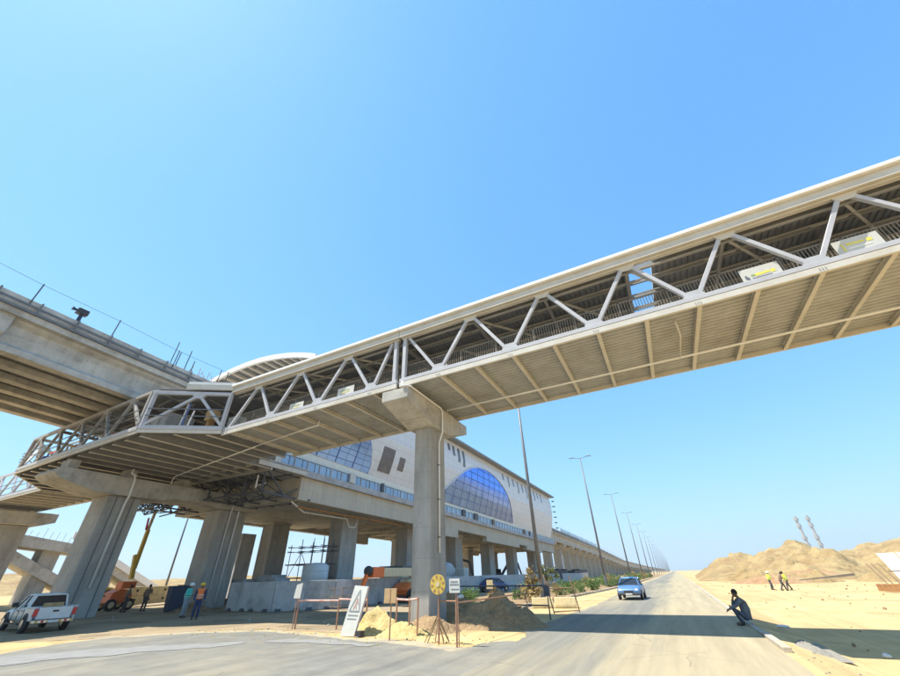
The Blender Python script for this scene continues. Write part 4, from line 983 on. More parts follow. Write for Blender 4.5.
# ================================================================== HOARDING WALL
path = [(-29.8,22.1),(-24.7,21.7),(-22.0,24.6),(-22.0,66),(-22.6,130)]
k = 0
for pi,((xa,ya),(xb_,yb)) in enumerate(zip(path,path[1:])):
    d = V((xb_-xa,yb-ya,0)); Ln = d.length; d.normalize(); nrm = V((d.y,-d.x,0)); n = max(1,round(Ln/(2.6 if pi < 2 else (3.0 if pi==2 else 6))))
    for i in range(n):
        a = V((xa,ya,0))+d*(Ln*i/n+.008); b = V((xa,ya,0))+d*(Ln*(i+1)/n-.008); mid = (a+b)/2
        hgt = 1.72+random.uniform(-.03,.03)
        lab = 'grey precast hoarding panel in the long straight wall beside the dark blue car' if pi >= 2 else ('darker grey hoarding panel in the short return facing the two workers' if pi == 0 else 'grey hoarding panel at the chamfered corner of the precast wall')
        r = thing('hoarding_panel',lab,'wall panel',tuple(mid),'precast hoarding panels')
        mb = MB(); th = nrm*.09; f = nrm*.28
        mb.hexa([a-th,b-th,b+th,a+th,a-th+V((0,0,hgt)),b-th+V((0,0,hgt)),b+th+V((0,0,hgt)),a+th+V((0,0,hgt))]); mb.build('panel','wallgrey',r,bevel=.015)
        for t in (.2,.8):
            c = a+(b-a)*t; dd = d*.18
            MB().hexa([c-dd-f,c+dd-f,c+dd+f,c-dd+f,c-dd-f*.5+V((0,0,.16)),c+dd-f*.5+V((0,0,.16)),c+dd+f*.5+V((0,0,.16)),c-dd+f*.5+V((0,0,.16))]).build('foot','darksteel',r)
# things seen above the wall
r = thing('water_tank','white cylindrical plastic water tank standing behind the hoarding wall','water tank',(-29.3,29.9,0))
MB().tube([(-29.3,29.9,.9),(-29.3,29.9,.92),(-29.3,29.9,2.8),(-29.3,29.9,2.98),(-29.3,29.9,3.06)],[1.12,1.15,1.15,.9,.3],28).build('shell','tank',r,smooth=True)
mb = MB()
for z in (1.4,1.9,2.4): mb.tube([(-29.3,29.9,z),(-29.3,29.9,z+.05)],1.175,28)
mb.build('hoop','tank',r); MB().box(-30.4,-28.2,28.9,30.9,0,.9).build('plinth','precast',r)
r = thing('scaffold_tower','dark tube scaffold tower rising above the hoarding wall left of the white tank','scaffold',(-31.5,31.5,0))
sx_ = [-33.9,-32.4,-30.9,-29.6]
for x in sx_:
    for y in (30.8,32.2): MB().tube([(x,y,0),(x+random.uniform(-.05,.05),y,4.9+random.uniform(-.2,.5))],.035,6).build('upright','darksteel',r)
for z in (1.9,3.0,4.1,4.5):
    for y in (30.8,32.2): MB().tube([(-34.3,y,z),(-29.0,y,z+random.uniform(-.06,.06))],.03,6).build('ledger','darksteel',r)
    for x in sx_: MB().tube([(x,30.4,z+.05),(x,32.6,z+.05)],.03,6).build('transom','darksteel',r)
for (a,b) in (((-33.9,30.8,1.7),(-32.4,30.8,4.1)),((-32.4,30.8,4.1),(-30.9,30.8,1.9)),((-30.9,32.2,1.9),(-29.6,32.2,4.4))): MB().tube([a,b],.028,6).build('brace','darksteel',r)
MB().box(-33.8,-30.8,30.9,32.1,3.04,3.10).build('boards','wood',r)
for i,(x,y,w,h_) in enumerate(((-34.8,27.0,1.6,1.95),(-32.6,28.0,1.9,2.2),(-31.0,27.2,1.5,1.95),(-36.6,28.5,1.4,1.85))):
    o = MB().box(x-w/2,x+w/2,y-.8,y+.8,0,h_).build('material_block','precast',bevel=.03); tag(o,('leftmost','tallest','right-hand','rear left')[i]+' dark grey block showing above the hoarding wall left of the scaffold','block','blocks behind the wall')
# second return wall (dark) nearer the column
# precast beam stack and trestle behind the portal
r = thing('beam_stack','stack of long tan precast beams with round holes behind the boom lift','beam stack',(-46,26,0))
for k in range(2):
    d0 = k*.95; mb = MB(); mb.hexa([(-45.6,23.6+d0*0,.15+d0*.78),(-49.0,30.0,.15+d0*.78),(-49.6,29.7,.15+d0*.78),(-46.2,23.3,.15+d0*.78),(-45.6,23.6,.85+d0*.78),(-49.0,30.0,.85+d0*.78),(-49.6,29.7,.85+d0*.78),(-46.2,23.3,.85+d0*.78)]); mb.build('beam','blockyellow',r,bevel=.03)
for t in (.08,.35,.65,.92):
    for z in (.55,1.28): MB().ball(V((lerp(-45.58,-48.98,t),lerp(23.62,30.02,t),z)),.11,8,5).build('lifting_hole','black',r)
r = thing('steel_bin','dark blue open steel bin beside the workers next to the inner portal column','bin',(-33.2,19.9,0))
MB().hexa([(-34.2,20.2,.05),(-33.5,20.1,.05),(-33.4,21.3,.05),(-34.1,21.4,.05),(-34.3,20.1,1.6),(-33.5,20.0,1.6),(-33.4,21.4,1.6),(-34.2,21.5,1.6)]).build('body','darkblue',r,bevel=.03)
MB().box(-34.25,-33.4,20.75,20.83,1.602,1.65).build('rim_bar','darkblue',r)
r = thing('lamp_post','slim tall grey pole standing alone between the two portal columns','pole',(-60,34.8,0))
MB().tube([(-60,34.8,0),(-60,34.8,12)],.14,10,r2=.09).build('pole','galv',r,smooth=True); MB().tube([(-60,34.8,11.9),(-58.8,34.8,12.2)],.05,6).build('arm','galv',r)
# long low dark beams left by the pickup
r = thing('beam_pile','long rusty beam pile on trestles at the far left behind the pickup','beam pile',(-50,17,0))
for k in range(4): MB().beam((-43.5,15.6+k*.35,.95+.02*k),(-56,19.8+k*.35,.95+.02*k),.25,.2).build('beam','rustprimer',r)
for t in (.1,.5,.9):
    x=lerp(-43.5,-56,t); y=lerp(15.9,20.2,t); MB().box(x-.1,x+.1,y-.6,y+.9,0,.84).build('trestle','rustprimer',r)
# ================================================================== BOOM LIFTS
def wheel(root, c, r, w, axis=(0,1,0), name='wheel'):
    ax = V(axis).normalized(); c = V(c)
    o = MB().tube([c-ax*w/2, c-ax*w*.42, c+ax*w*.42, c+ax*w/2],[r*.88,r,r,r*.88],18).build(name,'rubber',root,smooth=False)
    MB().tube([c-ax*(w/2+.012), c+ax*(w/2+.012)], r*.55, 14).build('rim','chrome' if r < .4 else 'beige',o)
    return o
r = thing('boom_lift','yellow boom lift raised steeply below the concourse with orange base behind the front column','boom lift',(-42,21,0))
MB().prism([(19.9,.5),(21.5,.5),(21.6,1.0),(21.3,1.35),(20.6,1.5),(20.0,1.2)],'x',-42.9,-41.5).build('chassis','orange',r,bevel=.05)
MB().box(-42.7,-41.7,20.6,21.7,1.5,2.0).build('turntable','orange',r,bevel=.05)
for y in (20.1,21.4):
    for x in (-43.0,-41.4): wheel(r,(x,y,.4),.4,.3,(1,0,0))
MB().beam((-42.1,21.3,2.2),(-42.4,21.1,4.0),.3,.3).build('boom','yellow',r,bevel=.02)
MB().beam((-42.15,21.25,2.9),(-42.5,21.4,6.0),.28,.28).build('boom','yellow',r,bevel=.02)
MB().beam((-42.45,21.35,5.6),(-42.6,21.5,7.6),.2,.2).build('boom','beige',r,bevel=.02)
MB().beam((-42.5,21.2,6.0),(-42.75,21.2,7.0),.12,.12).build('ram','redlens',r)
mb = MB()
for z in (7.6,8.3):
    for (a,b) in (((-43.4,20.6),(-41.9,20.6)),((-41.9,20.6),(-41.9,22.4)),((-41.9,22.4),(-43.4,22.4)),((-43.4,22.4),(-43.4,20.6))): mb.beam((a[0],a[1],z),(b[0],b[1],z),.06,.06)
for a in ((-43.4,20.6),(-41.9,20.6),(-41.9,22.4),(-43.4,22.4)): mb.beam((a[0],a[1],7.6),(a[0],a[1],8.3),.06,.06)
mb.build('basket','darksteel',r)
r = thing('truss_frame','dark blue-grey steel space truss being lifted into place above the boom lift','truss frame',(-40,20.5,7.4))
mb = MB(); P = lambda i,j: (-43.6+i*1.25, 18.9+j*1.35, 8.15+.08*i); Q = lambda i,j: (-43.0+i*1.25, 19.5+j*1.35, 7.25+.08*i)
for i in range(5):
    for j in range(3):
        if i<4: mb.beam(P(i,j),P(i+1,j),.09,.09); mb.beam(Q(i,j),Q(i+1,j),.09,.09) if i<3 else None
        if j<2: mb.beam(P(i,j),P(i,j+1),.09,.09)
        if i<4 and j<2:
            for (a,b) in ((0,0),(1,0),(0,1),(1,1)): mb.beam(Q(i,j),P(i+a,j+b),.06,.06)
mb.build('lattice','darksteel',r)
mb = MB()
for j in range(3): mb.beam((-38.6,18.9+j*1.35,8.5),(-36.2,19.1+j*1.35,8.55),.12,.1)
mb.build('tie_bar','rustprimer',r)
r = thing('boom_lift','folded orange and beige boom lift parked low in front of the hoarding wall','boom lift',(-20.8,31,0))
MB().prism([(31.2,.5),(35.0,.5),(35.1,.9),(34.2,1.35),(32.0,1.35),(31.1,.9)],'x',-21.7,-20.0).build('chassis','orange',r,bevel=.05)
MB().prism([(32.2,1.36),(34.0,1.36),(33.8,1.75),(32.4,1.6)],'x',-21.6,-20.1).build('counterweight','beige',r,bevel=.04)
for y in (31.5,34.4):
    for x in (-21.8,-19.9): wheel(r,(x,y,.48),.48,.42,(1,0,0))
MB().beam((-21.0,28.7,2.12),(-21.0,34.5,2.12),.5,.62).build('boom','beige',r,bevel=.03)
MB().beam((-21.0,27.3,2.12),(-21.0,28.72,2.12),.56,.7).build('boom_sleeve','orange',r,bevel=.03)
MB().ball((-21.0,27.0,2.2),.36,12,8).build('knuckle','black',r)
MB().beam((-21.0,26.95,2.15),(-21.0,26.0,.45),.26,.26,(1,0,0)).build('jib','orange',r,bevel=.02)
MB().beam((-20.7,33,1.2),(-21,34.4,1.9),.3,.3).build('riser','orange',r)
mb = MB()
for z in (.15,.7,1.2):
    mb.beam((-22.4,25.4,z),(-20.9,25.4,z),.05,.05); mb.beam((-22.4,24.2,z),(-20.9,24.2,z),.05,.05); mb.beam((-22.4,25.4,z),(-22.4,24.2,z),.05,.05); mb.beam((-20.9,25.4,z),(-20.9,24.2,z),.05,.05)
for (x,y) in ((-22.4,25.4),(-20.9,25.4),(-22.4,24.2),(-20.9,24.2),(-21.6,24.2)): mb.beam((x,y,.1),(x,y,1.2),.05,.05)
mb.build('basket','rustprimer',r)

r = thing('site_cabin','cream site cabin whose roof shows above the hoarding wall left of the central pier','cabin',(-28,43,0))
MB().box(-29.5,-26.5,40,46,.2,2.7).build('walls','beige',r,bevel=.04); MB().box(-29.6,-26.4,39.9,46.1,2.702,2.85).build('roof','galv',r,bevel=.03)
for y in (41.2,44): MB().box(-26.5,-26.47,y,y+.9,1.3,2.2).build('window','carglass',r)
r = thing('wheel_loader','yellow wheel loader standing by the beam stack behind the front column','loader',(-50,22,0))
MB().prism([(20.3,.7),(24.2,.7),(24.2,1.5),(22.6,1.7),(20.3,1.55)],'x',-51,-49.4).build('chassis','yellow',r,bevel=.06); MB().box(-50.9,-49.5,21.6,22.9,1.7,3.0).build('cab','carglass',r,bevel=.05); MB().box(-51,-49.4,21.5,23,3.0,3.12).build('cab_roof','yellow',r)
for y in (20.8,23.5):
    for x in (-51.1,-49.3): wheel(r,(x,y,.7),.7,.45,(1,0,0))
MB().beam((-50.2,24.0,1.3),(-50.2,25.8,.6),.5,.3).build('arm','yellow',r); MB().prism([(25.6,.1),(26.6,.15),(26.4,.9),(25.6,1.0)],'x',-51.4,-49.0).build('bucket','rustprimer',r)
for i,(x,y,lab) in enumerate(((-26.5,33.5,'bundle of dark pipes on the ground inside the hoarding wall'),(-24.5,58,'bundle of pipes stacked behind the wall beyond the central pier'),(-38.5,27.0,'pipe bundle lying between the beam stack and the blue bin'))):
    r = thing('pipe_bundle',lab,'pipe bundle',(x,y,0),'pipe bundles about the site')
    for k in range(9): MB().tube([(x-.8+.2*(k%5),y-2.5,.15+.2*(k//5)),(x-.8+.2*(k%5),y+2.5,.15+.2*(k//5))],.09,8).build('pipe','rustpost' if i else 'galv',r)

# ================================================================== CARS (local: +x forward, z up)
def loft(secs, name, mat, root, smooth=True):
    """secs: (x, z0, z1, halfwidth, topfrac)"""
    mb = MB(); vs=[]; 
    for (x,z0,z1,w,tf) in secs:
        zm = lerp(z0,z1,.55)
        ring = [(0,z0),(w*.90,z0),(w*.99,lerp(z0,z1,.25)),(w,zm),(w*.97,lerp(z0,z1,.82)),(w*tf,z1-.02),(w*tf*.6,z1),(0,z1+.01)]
        ring = ring+[(-a,b) for a,b in ring[-2:0:-1]]
        vs += [(x,a,b) for a,b in ring]
    n = 14; fs=[]
    for i in range(len(secs)-1):
        for j in range(n): fs.append((i*n+j,i*n+(j+1)%n,(i+1)*n+(j+1)%n,(i+1)*n+j))
    fs.append(tuple(range(n))); fs.append(tuple((len(secs)-1)*n+j for j in range(n-1,-1,-1)))
    mb.add(vs,fs); return mb.build(name,mat,root,smooth=smooth)
def car(label, paint, loc, rz, cat='car'):
    r = thing('parked_car' if 'parked' in label else 'moving_car',label,cat,(0,0,0),world=False)
    loft([(-2.12,.42,.78,.70,.9),(-2.08,.34,.92,.80,.9),(-1.9,.30,.96,.84,.88),(-1.3,.28,.97,.86,.86),(-.5,.28,.94,.86,.9),(.5,.28,.93,.86,.9),(1.0,.28,.92,.86,.88),(1.7,.30,.82,.83,.86),(2.0,.34,.72,.78,.86),(2.1,.40,.62,.68,.86)],'body',paint,r)
    for s in (-1,1):
        for x in (-1.3,1.3):
            wheel(r,(x,s*.79,.3),.3,.19)
            MB().tube([(x,s*.80,.32),(x,s*.868,.32)],.36,18).build('wheel_arch','black',r)
    # glasshouse: glass frustum with roof and pillars
    b = [(-1.75,.70,.93),(1.0,.74,.90)]; t = [(-1.15,.56,1.40),(.15,.58,1.42)]
    p = [(-1.72,-.70,.92),(1.0,-.73,.89),(1.0,.73,.89),(-1.72,.70,.92),(-1.05,-.55,1.37),(.18,-.57,1.38),(.18,.57,1.38),(-1.05,.55,1.37)]
    MB().hexa(p).build('windows','carglass',r)
    loft([(-1.12,1.355,1.40,.56,.9),(-.9,1.36,1.43,.60,.85),(-.3,1.37,1.45,.61,.85),(.1,1.365,1.43,.60,.85),(.24,1.35,1.385,.57,.9)],'roof',paint,r)
    for s in (-1,1):
        mb = MB()
        mb.beam((-1.74,s*.71,.93),(-1.07,s*.565,1.375),.09,.05); mb.beam((1.03,s*.74,.90),(.2,s*.58,1.385),.05,.05); mb.beam((-.35,s*.735,.92),(-.35,s*.60,1.37),.07,.04)
        mb.build('pillar',paint,r)
        mb = MB(); mb.ball((.72,s*.90,.98),.1,8,6,(.7,1,.7)); mb.build('mirror','black',r)
        MB().ball((2.03,s*.58,.61),.14,10,6,(.5,1.1,.75)).build('headlight','lamp',r)
        MB().ball((-2.07,s*.62,.76),.13,10,6,(.4,1,.8)).build('tail_light','redlens',r)
        for x in (.15,-.75): MB().box(x-.09,x+.09,s*.868-.01,s*.868+.012,.79,.82).build('door_handle','black',r)
    MB().box(2.075,2.13,-.34,.34,.46,.60).build('grille','black',r,bevel=.01); MB().box(2.10,2.17,-.72,.72,.30,.44).build('bumper','black',r,bevel=.03)
    MB().box(2.165,2.18,-.24,.24,.34,.43).build('number_plate','plate',r); MB().box(-2.19,-2.1,-.72,.72,.34,.48).build('bumper','black',r,bevel=.03)
    r.location = loc; r.rotation_euler = (0,0,R(rz)); return r
car('blue saloon car driving towards the camera on the dusty road','carblue',(-3.35,36.2,0),-91).scale = (.94,.94,.94)
car('dark blue car parked against the grey hoarding wall','cardark',(-20.6,52.0,0),78)

def pickup():
    r = thing('pickup_truck','white double cab pickup truck with striped rear bumper parked at the lower left','pickup truck',(0,0,0),world=False)
    loft([(.35,.50,1.02,.86,.95),(.6,.45,1.06,.88,.92),(1.3,.45,1.06,.89,.9),(1.9,.48,1.02,.88,.86),(2.35,.5,.95,.84,.85),(2.5,.52,.82,.74,.85)],'bonnet','carwhite',r)
    loft([(-1.15,.45,1.12,.88,.97),(-1.1,.42,1.14,.88,.97),(.55,.42,1.10,.89,.97),(.6,.45,1.06,.88,.95)],'cab_body','carwhite',r)
    MB().hexa([(-1.08,-.80,1.11),(.95,-.80,1.05),(.95,.80,1.05),(-1.08,.80,1.11),(-.98,-.66,1.66),(.22,-.66,1.66),(.22,.66,1.66),(-.98,.66,1.66)]).build('windows','carglass',r)
    loft([(-1.06,1.64,1.70,.66,.9),(-.9,1.64,1.75,.70,.88),(-.3,1.64,1.77,.70,.88),(.1,1.64,1.75,.69,.88),(.28,1.62,1.69,.64,.9)],'roof','carwhite',r)
    for s in (-1,1):
        mb = MB(); mb.beam((-1.08,s*.80,1.11),(-1.0,s*.67,1.66),.14,.06); mb.beam((.99,s*.815,1.06),(.24,s*.67,1.67),.07,.06); mb.beam((-.1,s*.82,1.1),(-.15,s*.68,1.67),.09,.05); mb.build('pillar','carwhite',r)
        MB().box(-2.55,-1.2,s*.86-.04,s*.86+.04,.52,1.10).build('bed_side','carwhite',r,bevel=.02)
        MB().box(-2.58,-1.18,s*.86-.055,s*.86+.055,1.10,1.15).build('bed_rail','carwhite',r,bevel=.015)
        MB().box(.55,.75,s*.98-.12,s*.98+.12,1.12,1.34).build('mirror','black',r,bevel=.03)
        MB().box(-2.60,-2.56,s*.80-.09,s*.80+.09,.72,1.06).build('tail_light','redlens',r,bevel=.01)
        MB().ball((2.42,s*.66,.80),.15,10,6,(.5,1,.8)).build('headlight','lamp',r)
        for x in (-1.75,1.6):
            wheel(r,(x,s*.83,.38),.38,.24); MB().tube([(x,s*.84,.42),(x,s*.925,.42)],.46,20).build('wheel_arch','black',r)
        for x in (.15,-.7): MB().box(x-.11,x+.11,s*.895-.01,s*.895+.015,.94,.98).build('door_handle','black',r)
        MB().box(-1.1,1.1,s*.93-.05,s*.93+.05,.34,.40).build('side_step','black',r)
    MB().box(-2.5,-1.18,-.82,.82,.55,.60).build('bed_floor','galv',r); MB().box(-1.22,-1.17,-.82,.82,.6,1.12).build('bed_front','carwhite',r)
    g = MB().box(-2.59,-2.53,-.70,.70,.58,1.12).build('tailgate','carwhite',r,bevel=.02); MB().box(-2.615,-2.592,-.12,.12,.90,.98).build('handle','black',g)
    b = MB().box(-2.78,-2.58,-.84,.84,.42,.56).build('rear_bumper','chrome',r,bevel=.02)
    for k in range(7):
        MB().box(-2.79,-2.782,-.80+k*.235,-.69+k*.235,.445,.535).build('reflective_stripe','yellow' if k%2==0 else 'redlens',b)
    MB().box(-2.80,-2.783,-.2,.2,.43,.54).build('number_plate','plate',r)
    MB().box(2.46,2.58,-.84,.84,.42,.60).build('front_bumper','carwhite',r,bevel=.04); MB().box(2.46,2.53,-.45,.45,.62,.80).build('grille','black',r)
    for s in (-1,1):
        mb = MB()
        for x in (-.12,.72,-1.0): mb.box(x-.008,x+.008,s*.888-.01,s*.888+.012,.5,1.08)
        mb.build('door_gap','black',r)
    for k in range(3): MB().box(-2.598,-2.592,-.6+k*.42,-.6+k*.42+.34,.66,.84).build('pressed_panel','plate',g)
    MB().box(-1.6,-1.35,-.5,.3,.62,1.3).build('cargo_box','wood',r)
    return r
pk = pickup(); pk.scale=(.88,.88,.84); pk.location = (-28.7,10.9,0); pk.rotation_euler = (0,0,R(174))

def truck(label, loc, rz, cab='darkblue', load='black', scale=1):
    r = thing('parked_truck',label,'truck',(0,0,0),'trucks parked along the far viaduct',world=False)
    MB().prism([(1.6,.6),(3.3,.6),(3.35,1.5),(3.0,2.5),(1.6,2.6)],'y',-1.05,1.05).build('cab',cab,r,bevel=.06)
    MB().hexa([(3.12,-.9,1.55),(3.38,-.9,1.5),(3.38,.9,1.5),(3.12,.9,1.55),(2.9,-.85,2.35),(3.08,-.85,2.35),(3.08,.85,2.35),(2.9,.85,2.35)]).build('windscreen','carglass',r)
    MB().box(-3.3,1.45,-1.1,1.1,.95,2.3).build('load_body',load,r,bevel=.04); MB().box(-3.3,3.2,-.5,.5,.6,.94).build('frame','black',r)
    for x in (-2.4,-1.4,2.4):
        for s in (-1,1): wheel(r,(x,s*.9,.48),.48,.3)
    r.location = loc; r.rotation_euler=(0,0,R(rz)); return r
t0 = truck('dark blue truck parked nearest under the far viaduct edge',(-23.5,92,0),80)
for (x,y,l) in ((-24.5,104,'second dark truck parked further along the far viaduct'),(-23.8,117,'third dark truck parked along the far viaduct'),(-24.6,131,'farthest dark truck parked along the far viaduct')): dup(t0,(x,y,0),R(85),label=l)
# mixer behind the wall
r = thing('concrete_mixer','grey truck drum partly hidden behind the wall just right of the central pier','concrete mixer',(-27,51,0))
MB().tube([(-27,48.6,1.9),(-27,50,2.1),(-27,51.6,2.25),(-27,53,2.4)],[.5,1.15,1.1,.45],18).build('drum','wallgrey',r,smooth=True); MB().box(-28,-26,48.5,54.5,.7,1.2).build('frame','black',r)
MB().box(-28,-26,54.6,56.2,.7,2.7).build('cab','signwhite',r,bevel=.08)
for y in (49.3,50.6,55.3):
    for x in (-28,-26): wheel(r,(x,y,.5),.5,.3,(1,0,0))
def excavator(label, loc, rz):
    r = thing('excavator',label,'excavator',(0,0,0),'excavators below the station',world=False)
    MB().box(-1.6,1.3,-1.1,1.1,.95,2.1).build('house','darksteel',r,bevel=.1); MB().box(.1,1.35,.1,1.05,1.4,2.9).build('cab','carglass',r,bevel=.06)
    for s in (-1,1): MB().prism([(-1.7,.1),(1.7,.1),(2.0,.45),(1.7,.85),(-1.7,.85),(-2.0,.45)],'y',s*1.0-.25,s*1.0+.25).build('track','black',r)
    MB().beam((1.2,-.3,1.6),(3.4,-.3,4.4),.4,.5).build('boom','darksteel',r); MB().beam((3.4,-.3,4.4),(5.2,-.3,3.9),.35,.4).build('boom','darksteel',r); MB().beam((5.2,-.3,4.0),(5.9,-.3,1.6),.28,.35).build('stick','darksteel',r)
    MB().prism([(5.6,1.6),(6.3,1.4),(6.2,.7),(5.4,.8)],'y',-.8,.2).build('bucket','black',r)
    r.location=loc; r.rotation_euler=(0,0,R(rz)); return r
e0 = excavator('dark excavator with raised arm under the station, right one',(-36,92,0),35); e1 = dup(e0,(-38,70,0),R(20),label='dark excavator partly hidden under the middle of the station')

# ================================================================== SITE FENCES AND SIGNS
def fence(label, pts, zr=(1.0,), mat='redpaint', r_=.03, posth=1.08, lower=False):
    c = pts[0]; r = thing('rail_barrier',label,'barrier',(c[0],c[1],0))
    for (x,y) in pts: MB().tube([(x,y,-.05),(x+random.uniform(-.02,.02),y,posth)],r_,6).build('post','rustpost',r)
    for z in zr:
        for (a,b) in zip(pts,pts[1:]): MB().tube([(a[0],a[1],z+random.uniform(-.04,.04)),(b[0],b[1],z+random.uniform(-.04,.04))],r_*1.1,6).build('rail',mat,r)
    return r
fence('low red and white pipe rail left of the triangle board',[(-15.0,14.6),(-13.0,14.9),(-11.6,15.0)],(1.0,),r_=.035)
r = fence('red pipe rail between the brown board and the central pier foot',[(-9.6,14.2),(-8.9,14.0),(-8.5,13.9)],(1.05,),r_=.035,posth=1.1)
fence('rusty pipe rail running from the round disc towards the dirt mound',[(-7.0,12.75),(-6.2,12.5),(-5.6,17.5)],(1.05,),mat='rustpost',r_=.02,posth=1.15)
# thin metal frames near the mound
r = thing('frame_barrier','thin dark metal barrier frame crossing the top of the large dirt mound','barrier',(-7.5,20,0))
mb = MB(); mb.tube([(-10.6,21.5,0),(-10.6,21.5,1.25),(-5.5,20.3,1.25),(-5.5,20.3,-.05)],.035,6); mb.tube([(-10.6,21.5,.5),(-5.5,20.3,.5)],.03,6); mb.build('frame','darksteel',r); MB().box(-5.62,-5.38,20.22,20.38,.85,1.25).build('plate','darksteel',r)
r = thing('frame_barrier','rusty metal frame barrier standing before the faded yellow blocks','barrier',(-5.8,23.8,0))
mb = MB(); mb.tube([(-6.0,23.0,0),(-6.3,23.0,1.7)],.03,6); mb.tube([(-4.95,24.1,0),(-5.2,24.1,1.6)],.03,6); mb.tube([(-6.0,23.0,.08),(-4.95,24.1,.08)],.03,6); mb.tube([(-6.2,23,1.05),(-5.1,24.1,1.05)],.025,6); mb.build('frame','rustpost',r)
# stick tripod left at the disc
r = thing('stick_bundle','bundle of bent grey sticks leaning at the foot of the round disc post','sticks',(-7.2,12.9,0))
mb = MB()
for i in range(9): a=i*.7; mb.tube([(-7.15+.42*math.cos(a),12.9+.3*math.sin(a),0),(-7.1,12.85,.55+.15*random.random())],.015,5)
mb.build('sticks','bark',r)
# round yellow disc
r = thing('round_sign','round yellow disc with dark wedges on a thin post before the central pier','sign',(-6.95,12.6,0))
MB().tube([(-6.95,12.62,-.05),(-6.95,12.62,1.3)],.022,6).build('post','rustpost',r)
d_ = MB().tube([(-6.95,12.6,1.5),(-6.95,12.57,1.5)],.275,28).build('disc','yellow',r)
mb = MB()
for i in range(8):
    a = i*math.pi/4+.2; c = V((-6.95+.2*math.cos(a),12.563,1.5+.2*math.sin(a))); u = V((math.cos(a),0,math.sin(a)))*.045; w = V((-math.sin(a),0,math.cos(a)))*.035
    mb.add([c-u-w*.6,c-u+w*.6,c+u+w,c+u-w],[(0,1,2,3)])
mb.build('wedge_marks','rustpost',d_)
MB().tube([(-6.95,12.565,1.5),(-6.95,12.556,1.5)],.075,16).build('hub','blockyellow',d_)
# white square sign on post
r = thing('small_sign','small white square sign with print on a rusty post right of the disc','sign',(-6.15,12.2,0))
MB().tube([(-6.15,12.25,-.1),(-6.13,12.25,1.35)],.03,8).build('post','rustpost',r)
b = MB().box(-6.33,-5.97,12.18,12.21,1.28,1.64).build('board','signwhite',r,bevel=.005)
mb = MB()
for (z,w) in ((1.55,.26),(1.48,.30),(1.36,.22)):
    x = -6.15-w/2
    while x < -6.15+w/2: l = random.uniform(.02,.05); mb.box(x,x+l,12.172,12.178,z,z+.028); x += l+.014
mb.build('print','ink',b)
# bare brown board
r = thing('small_sign','bare brown square board on a post beside the yellow rubble','sign',(-8.95,12.85,0))
MB().tube([(-8.95,12.9,-.1),(-8.95,12.9,1.4)],.025,8).build('post','rustpost',r); MB().box(-9.22,-8.72,12.84,12.87,.98,1.40).build('board','brownsign',r,bevel=.005); MB().box(-8.98,-8.95,12.83,12.838,.99,1.39).build('seam','rustpost',r)
# small white sign on left rail, small square sign before dark car
r = thing('small_sign','small white plate on the left end of the low pipe rail','sign',(-15.1,14.5,0)); MB().tube([(-15.05,14.5,0),(-15.05,14.5,1.1)],.02,6).build('post','rustpost',r); MB().hexa([(-15.2,14.44,1.06),(-14.82,14.44,1.06),(-14.82,14.46,1.06),(-15.2,14.46,1.06),(-15.12,14.44,1.56),(-14.78,14.44,1.62),(-14.78,14.46,1.62),(-15.12,14.46,1.56)]).build('board','signwhite',r)
r = thing('small_sign','small yellow square sign on a post in front of the dark blue car','sign',(-11.4,28.0,0)); MB().tube([(-11.4,28,0),(-11.4,28,1.0)],.02,6).build('post','rustpost',r); MB().box(-11.65,-11.2,27.94,27.97,.95,1.45).build('board','blockyellow',r)
# leaning board with warning triangle
r = thing('warning_board','tall weathered white board with a warning triangle leaning over yellow rubble','warning board',(-10.9,13.4,0))
bl = (-11.35,13.25,0.0); br = (-10.72,13.25,0.0); tr = (-10.45,13.5,1.46); tl = (-11.08,13.5,1.5)
th = V((0,.035,0))
b = MB().hexa([bl,br,V(br)+th,V(bl)+th,tl,tr,V(tr)+th,V(tl)+th]).build('board','signwhite',r)
def bp(u,v,o=-.006): 
    p = V(bl).lerp(V(br),u).lerp(V(tl).lerp(V(tr),u),v); return p+V((0,o,0))
mb = MB()
for (a,c) in (((.14,.48),(.52,.92)),((.52,.92),(.86,.48)),((.86,.48),(.14,.48))): mb.beam(bp(*a),bp(*c),.05,.008,(0,1,0))
mb.build('triangle','inkpale',b)
mb = MB(); mb.beam(bp(.5,.74),bp(.48,.62),.04,.01,(0,1,0)); mb.beam(bp(.48,.62),bp(.38,.52),.035,.01,(0,1,0)); mb.beam(bp(.48,.62),bp(.6,.53),.035,.01,(0,1,0)); mb.beam(bp(.5,.72),bp(.64,.62),.03,.01,(0,1,0)); mb.build('worker_symbol','inkrust',b)
mb = MB()
for v in (.40,.33):
    u=.15
    while u<.8: l=random.uniform(.04,.1); mb.beam(bp(u,v),bp(u+l,v),.035,.008,(0,1,0)); u+=l+.03
mb.build('print','inkpale',b)
MB().beam(V(br)+V((0,.06,0)),V(tr)+V((0,.06,0)),.05,.05).build('prop','redpaint',r); MB().box(-10.62,-10.4,13.2,13.42,0,.16).build('foot','black',r)
# faded yellow concrete blocks
for i,(x,y,a,l) in enumerate(((-7.65,26.9,.33,'left faded yellow concrete block by the median'),(-6.35,27.2,.2,'right faded yellow concrete block by the median'))):
    r = MB().prism([(-.28,0),(.28,0),(.28,.12),(.17,.5),(-.17,.5),(-.28,.12)],'x',-.62,.62).build('concrete_block','blockyellow',bevel=.02); r.location=(x,y,0); r.rotation_euler=(0,0,a); tag(r,l,'concrete block','yellow concrete blocks')
# stakes and pipes lying on verge
o = MB().tube([(-9.3,30.2,.25),(-6.9,31.6,.3)],.07,6).build('lying_pipe','rustpost'); tag(o,'rusty pipe lying along the median edge behind the yellow blocks','pipe')
